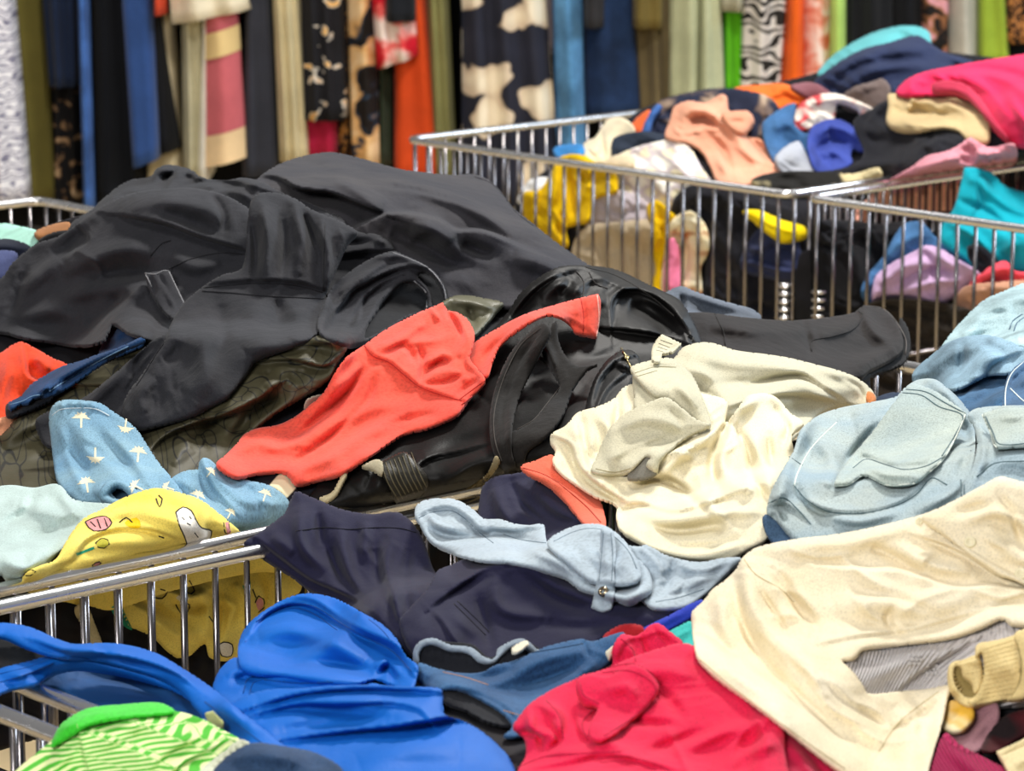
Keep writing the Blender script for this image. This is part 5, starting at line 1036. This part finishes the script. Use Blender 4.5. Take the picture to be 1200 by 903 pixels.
# magenta, pink trousers
one('magenta_trousers', 'deep crimson trousers under the tail of the cream shirt', 'trousers', c('b81840', 'jersey'), '900,840 930,845 960,872 1000,905 1020,985 900,985', 'r6,9:920,870 950,900 960,950;v6,8:940,880 975,920', wr=(3, 20, 2, 30), puff=8, R=16)
g = garment('pink_trousers', 'raspberry pink cotton trousers with stitched pockets at the bottom', 'trousers')
PI = cloth('e4204c', 'washed', 'dc1b46'); PS = cloth('a8143a')
patch('waist_band', PI, '712,790 718,776 717,761 728,743 745,745 751,741 762,732 772,730 785,739 802,755 800,775 760,790', 's5,6:722,775 735,752 755,748 775,742 800,762;v5,3:752,744 760,765 770,775;v4,3:765,735 785,755;r5,5:735,755 745,775', g, wr=(2, 12, 2, 30), puff=9, R=8, T=3)
patch('body', PI, '601,852 609,838 617,828 626,820 634,815 650,806 674,795 684,790 694,788 712,782 740,770 770,760 800,753 820,760 850,785 890,810 916,832 920,878 925,985 600,985 606,905 616,884 614,864',
      's8,10:676,798 680,815 700,826;s8,10:675,835 678,855 695,872;r9,8:640,825 655,840 650,865;v8,5:645,850 655,868 640,880;r8,7:620,835 625,855 640,860;v8,5:610,858 630,862 635,878;r10,16:720,810 760,785 820,790;v7,6:695,826 705,830 690,845;r8,12:700,850 730,880 780,890;v7,8:740,890 790,870 830,855;r8,10:800,880 840,860 880,850;s6,9:606,905 660,895 710,885 760,895 800,905;v6,7:870,880 895,860 912,835;r7,9:850,900 880,880 910,870;v5,8:770,800 800,840;c6,6:690,790 720,800 745,812;c5,5:625,825 640,830 650,850;c6,6:905,835 870,860 850,895;c6,7:780,850 800,890 820,930;c5,5:618,868 640,860 660,870;r7,8:640,880 680,880 720,870;c6,6:850,800 880,830 900,870;v6,7:720,830 750,845 790,850', g, wr=(2, 30, 2.2, -20), puff=26, R=26, T=5)
patch('pocket', PI, '676,797 690,790 712,792 745,778 772,802 762,822 735,848 706,868 692,864 690,850 700,829 685,825 676,812', 's5,5:676,800 680,816 700,828;r7,10:710,810 735,805 745,820', g, wr=(1.5, 18, 2, -30), puff=6, R=9, T=2.5)
seams(g, PS, '705,788 740,786 768,804 760,825 735,845 708,862;712,782 745,778 773,801 764,826 738,850 712,868;680,800 684,814 702,824;694,832 682,848 690,868;640,820 655,838 660,865;606,899 640,886 690,882 730,880;728,748 742,762 745,775', .6)
seams(g, PS, '700,888 735,886 770,896 800,912;703,893 735,892 768,902', .6)
# cream shirt and what lies under it
one('grey_knit', 'pale grey openwork knit sweater inside the folds of the cream shirt', 'sweater', c('d4cfcf', 'knit'), '985,795 992,775 1010,755 1065,748 1125,738 1175,718 1200,722 1300,715 1300,800 1150,830 1060,825 1010,825', 's10,30:1050,812 1075,790 1110,768 1155,745;r8,12:1010,800 1050,780 1100,755;v6,8:1000,780 1040,775;r8,16:1100,800 1150,775 1190,755', uvrot=50, wr=(2, 24, 2, -40), puff=10, R=16)
kn = [o for o in COL.objects if o.get('label', '').startswith('pale grey openwork')][0]
for (kx, ky) in ((1074, 773), (1095, 785)):
    for i in range(3):
        for j in range(3 + (i == 1)): disc(kn, c('c9c5c4'), kx - 8 + j * 5.2 - (i == 1) * 2.5, ky - 5 + i * 4.6, 2.2, 1.2, 'knit_bobble')
one('mauve_blouse', 'dusty mauve cloth under the cream ribbed cuff', 'top', c('9a7078'), '1106,862 1120,845 1140,832 1167,822 1172,840 1162,862 1143,882 1124,876', 's5,6:1125,850 1140,836 1162,830;r5,6:1135,868 1155,848', wr=(2, 14, 2, -40), puff=8, R=10)
one('floral_scarf', 'cream cloth with a yellow patch peeking out below the ribbed cuff', 'scarf', pattern('noise', [(.42, 'd9a838'), (.5, 'ecdcae'), (.66, 'e6d4c4'), (.74, '8a86a8')], 20), '1105,830 1115,820 1140,828 1141,842 1126,857 1104,855', wr=None, puff=6, R=8)
one('magenta_knit', 'magenta knitted sweater at the bottom right', 'sweater', c('b01c56', 'knit'), '1080,985 1085,915 1095,885 1108,858 1126,872 1146,883 1165,893 1185,903 1200,945 1200,985', 'r7,10:1110,875 1140,900 1170,930', uvrot=30, wr=(2, 18, 2, 30), puff=12, R=14)
one('red_print_scarf', 'dark red cloth deep in the gap at the right edge', 'scarf', pattern('noise', [(.45, '14080c'), (.6, '6a1420'), (.7, '9a2430')], 16), '1165,850 1185,835 1300,810 1300,880 1230,855 1195,865 1170,880 1150,878', wr=(2, 14, 2, 0), puff=4, R=12, sink=10)
g = garment('cream_jacket', 'cream cotton hem at the bottom right corner', 'jacket')
patch('hem', c('e6d5a6', 'crisp'), '1168,880! 1200,865 1232,848 1300,840 1300,985 1200,985 1183,910', 'r6,8:1185,895 1220,880;v4,3:1175,884 1205,870 1240,856', g, wr=(3, 18, 2, -30), puff=12, R=12, T=4)
seams(g, c('b9a674'), '1174,884 1204,871 1236,855', .6)
FK[0] = 1.3
g = garment('cream_shirt', 'cream cotton shirt spread large over the right foreground', 'shirt')
CS = cloth('ecdebc', 'crisp', 'f0e5cb'); CSS = cloth('c9b98a')
patch('body', CS, '811,716 822,706 835,690 850,679 862,667 870,653 887,641 934,631 977,626 1024,617 1085,601 1112,589 1150,569 1172,558 1190,562 1215,567 1320,575 1320,730 1215,733 1185,731 1175,724 1150,735 1125,744 1095,750 1065,753 1035,757 1011,761 1001,771 987,774 998,784 1010,800 1018,812 1040,811 1058,809 1085,807 1114,803 1110,820 1108,831 1101,858 1094,880 1088,905 1084,945 1080,985 1040,985 1020,925 984,904 951,879 914,849 880,823 842,796 818,772 814,758 811,734',
      'r14,14:872,662 880,705 905,745 945,775 990,820 1040,880;v9,8:862,680 870,730 900,780 950,830 1000,880;r10,12:845,700 850,740 880,780;r9,12:890,648 945,640 1000,635 1060,618;s14,34:1240,692 1190,688 1160,684 1118,686 1058,667 1011,665 955,660;v9,8:910,667 930,700 955,735 950,755;c7,5:897,724 934,722 962,752;c6,5:905,690 935,695 955,715;r14,20:975,715 1030,705 1090,712 1150,700;v7,8:1000,690 1050,700 1090,715;s7,14:960,755 1010,745 1070,738 1130,722 1190,700;r8,10:1050,640 1090,660 1140,670;v7,8:1020,640 1050,655 1075,670;s8,16:1075,628 1110,640 1140,655 1170,675;r9,12:1090,615 1140,620 1190,610;v6,6:1110,600 1140,610 1180,640;r8,10:1150,580 1180,600 1230,610;v7,7:960,790 1000,830 1040,850;r8,10:1050,825 1070,850 1080,890;v5,5:1040,860 1075,840 1100,820;c5,4:1000,850 1040,870 1070,865;v5,6:1055,745 1040,725 1050,710;c5,5:885,735 910,760 930,790;r8,10:830,750 860,785 900,815;c7,5:985,650 1010,672 1040,690;c6,5:1100,640 1080,660 1090,680;c7,6:1055,720 1085,700 1120,690;c6,4:930,645 960,652 1000,648;c7,5:860,720 872,750 895,780;c7,5:1000,820 1030,835 1050,860;c6,4:950,800 975,830 1010,850;c6,4:1060,830 1080,850 1090,845;c6,5:1140,690 1170,700 1200,695;c5,4:1010,700 1020,720 1060,735;c7,5:925,770 950,790 970,820;v6,4:890,690 910,720 925,745;v6,4:905,675 930,705 948,735;c6,4:1200,600 1230,620 1260,615;c6,4:1210,640 1240,660 1280,655',
      g, wr=(5, 30, 3.2, 20), puff=30, R=28, T=4)
seams(g, CSS, '1079,606 1110,622 1140,640 1164,658;1030,880 1050,850 1075,828 1100,810;872,655 885,672 915,690 930,705', .5)
seams(g, CSS, '820,772 860,806 930,858 990,900', .5)
patch('placket', CS, '1080,606 1112,590 1150,570 1172,559 1215,568 1320,576 1320,700 1215,695 1195,680 1170,672 1150,660 1125,640 1100,622', 's6,10:1215,690 1180,668 1150,652 1120,632;r8,8:1130,610 1170,600 1210,620;v6,6:1170,580 1185,600 1200,640;r8,10:1160,630 1190,650 1230,660;v5,6:1120,600 1160,590', g, wr=(5, 20, 2, 20), puff=7, R=10, T=3)
BT = plain('e6dcb8', .35, 'button_resin')
disc(g, BT, 1137, 635, 7); disc(g, BT, 1197, 672, 8); disc(g, BT, 1078, 611, 5.5)
g = garment('ribbed_sweater', 'cream sweatshirt sleeve with wide ribbed cuff at the right edge', 'sweatshirt')
RC = cloth('e2cd96', 'jersey', 'dcc68c'); RCD = cloth('8f7d4c')
def ribs(par, n, a, b, c_, d, mat=RC):
    """ridges run from line a-b to line c-d"""
    out = []
    for k in range(n):
        t = k / (n - 1); out.append('%g,%g %g,%g' % (a[0] + (b[0] - a[0]) * t, a[1] + (b[1] - a[1]) * t, c_[0] + (d[0] - c_[0]) * t, c_[1] + (d[1] - c_[1]) * t))
    seams(par, mat, ';'.join(out), .75, 'rib', .2)
patch('cuff_inside', RCD, '1113,786 1122,778 1132,782 1150,790 1150,815 1135,818 1120,806', '', g, wr=None, puff=1, R=8, T=1)
patch('lower_cuff', RC, '1110,792 1112,780 1117,775 1130,772 1146,767 1152,790 1150,806 1142,812 1138,800 1128,792 1126,782 1120,780 1118,792 1122,806 1132,816 1145,818 1140,828 1126,824 1114,810', 'r3,3:1114,786 1116,800 1125,815;r4,4:1130,776 1148,775', g, wr=None, puff=5, R=5, T=3, r=3)
patch('upper_cuff', RC, '1144,770 1143,758 1148,753 1165,750 1185,745 1194,742 1197,770 1196,795 1190,818 1172,821 1140,828 1134,822 1145,812 1152,795 1153,775 1150,764', 's4,3:1140,822 1148,808 1153,790 1152,768 1146,756;r8,14:1160,790 1180,780 1192,790', g, wr=None, puff=9, R=10, T=4, r=4)
ribs(g, 13, (1154, 760), (1146, 824), (1193, 748), (1190, 816))
ribs(g, 5, (1119, 777), (1131, 789), (1146, 769), (1150, 786)); ribs(g, 5, (1112, 790), (1120, 812), (1120, 791), (1128, 806))
patch('sleeve', RC, '1188,745 1192,739 1215,734 1320,725 1320,812 1215,815 1194,820 1180,819 1190,808 1196,790 1195,765', 's5,6:1184,818 1194,800 1197,775 1192,748;r6,10:1205,780 1240,770', g, wr=(3, 20, 2, 0), puff=13, R=12, T=4)
seams(g, RCD, '1191,750 1197,775 1195,798 1185,816', .6)
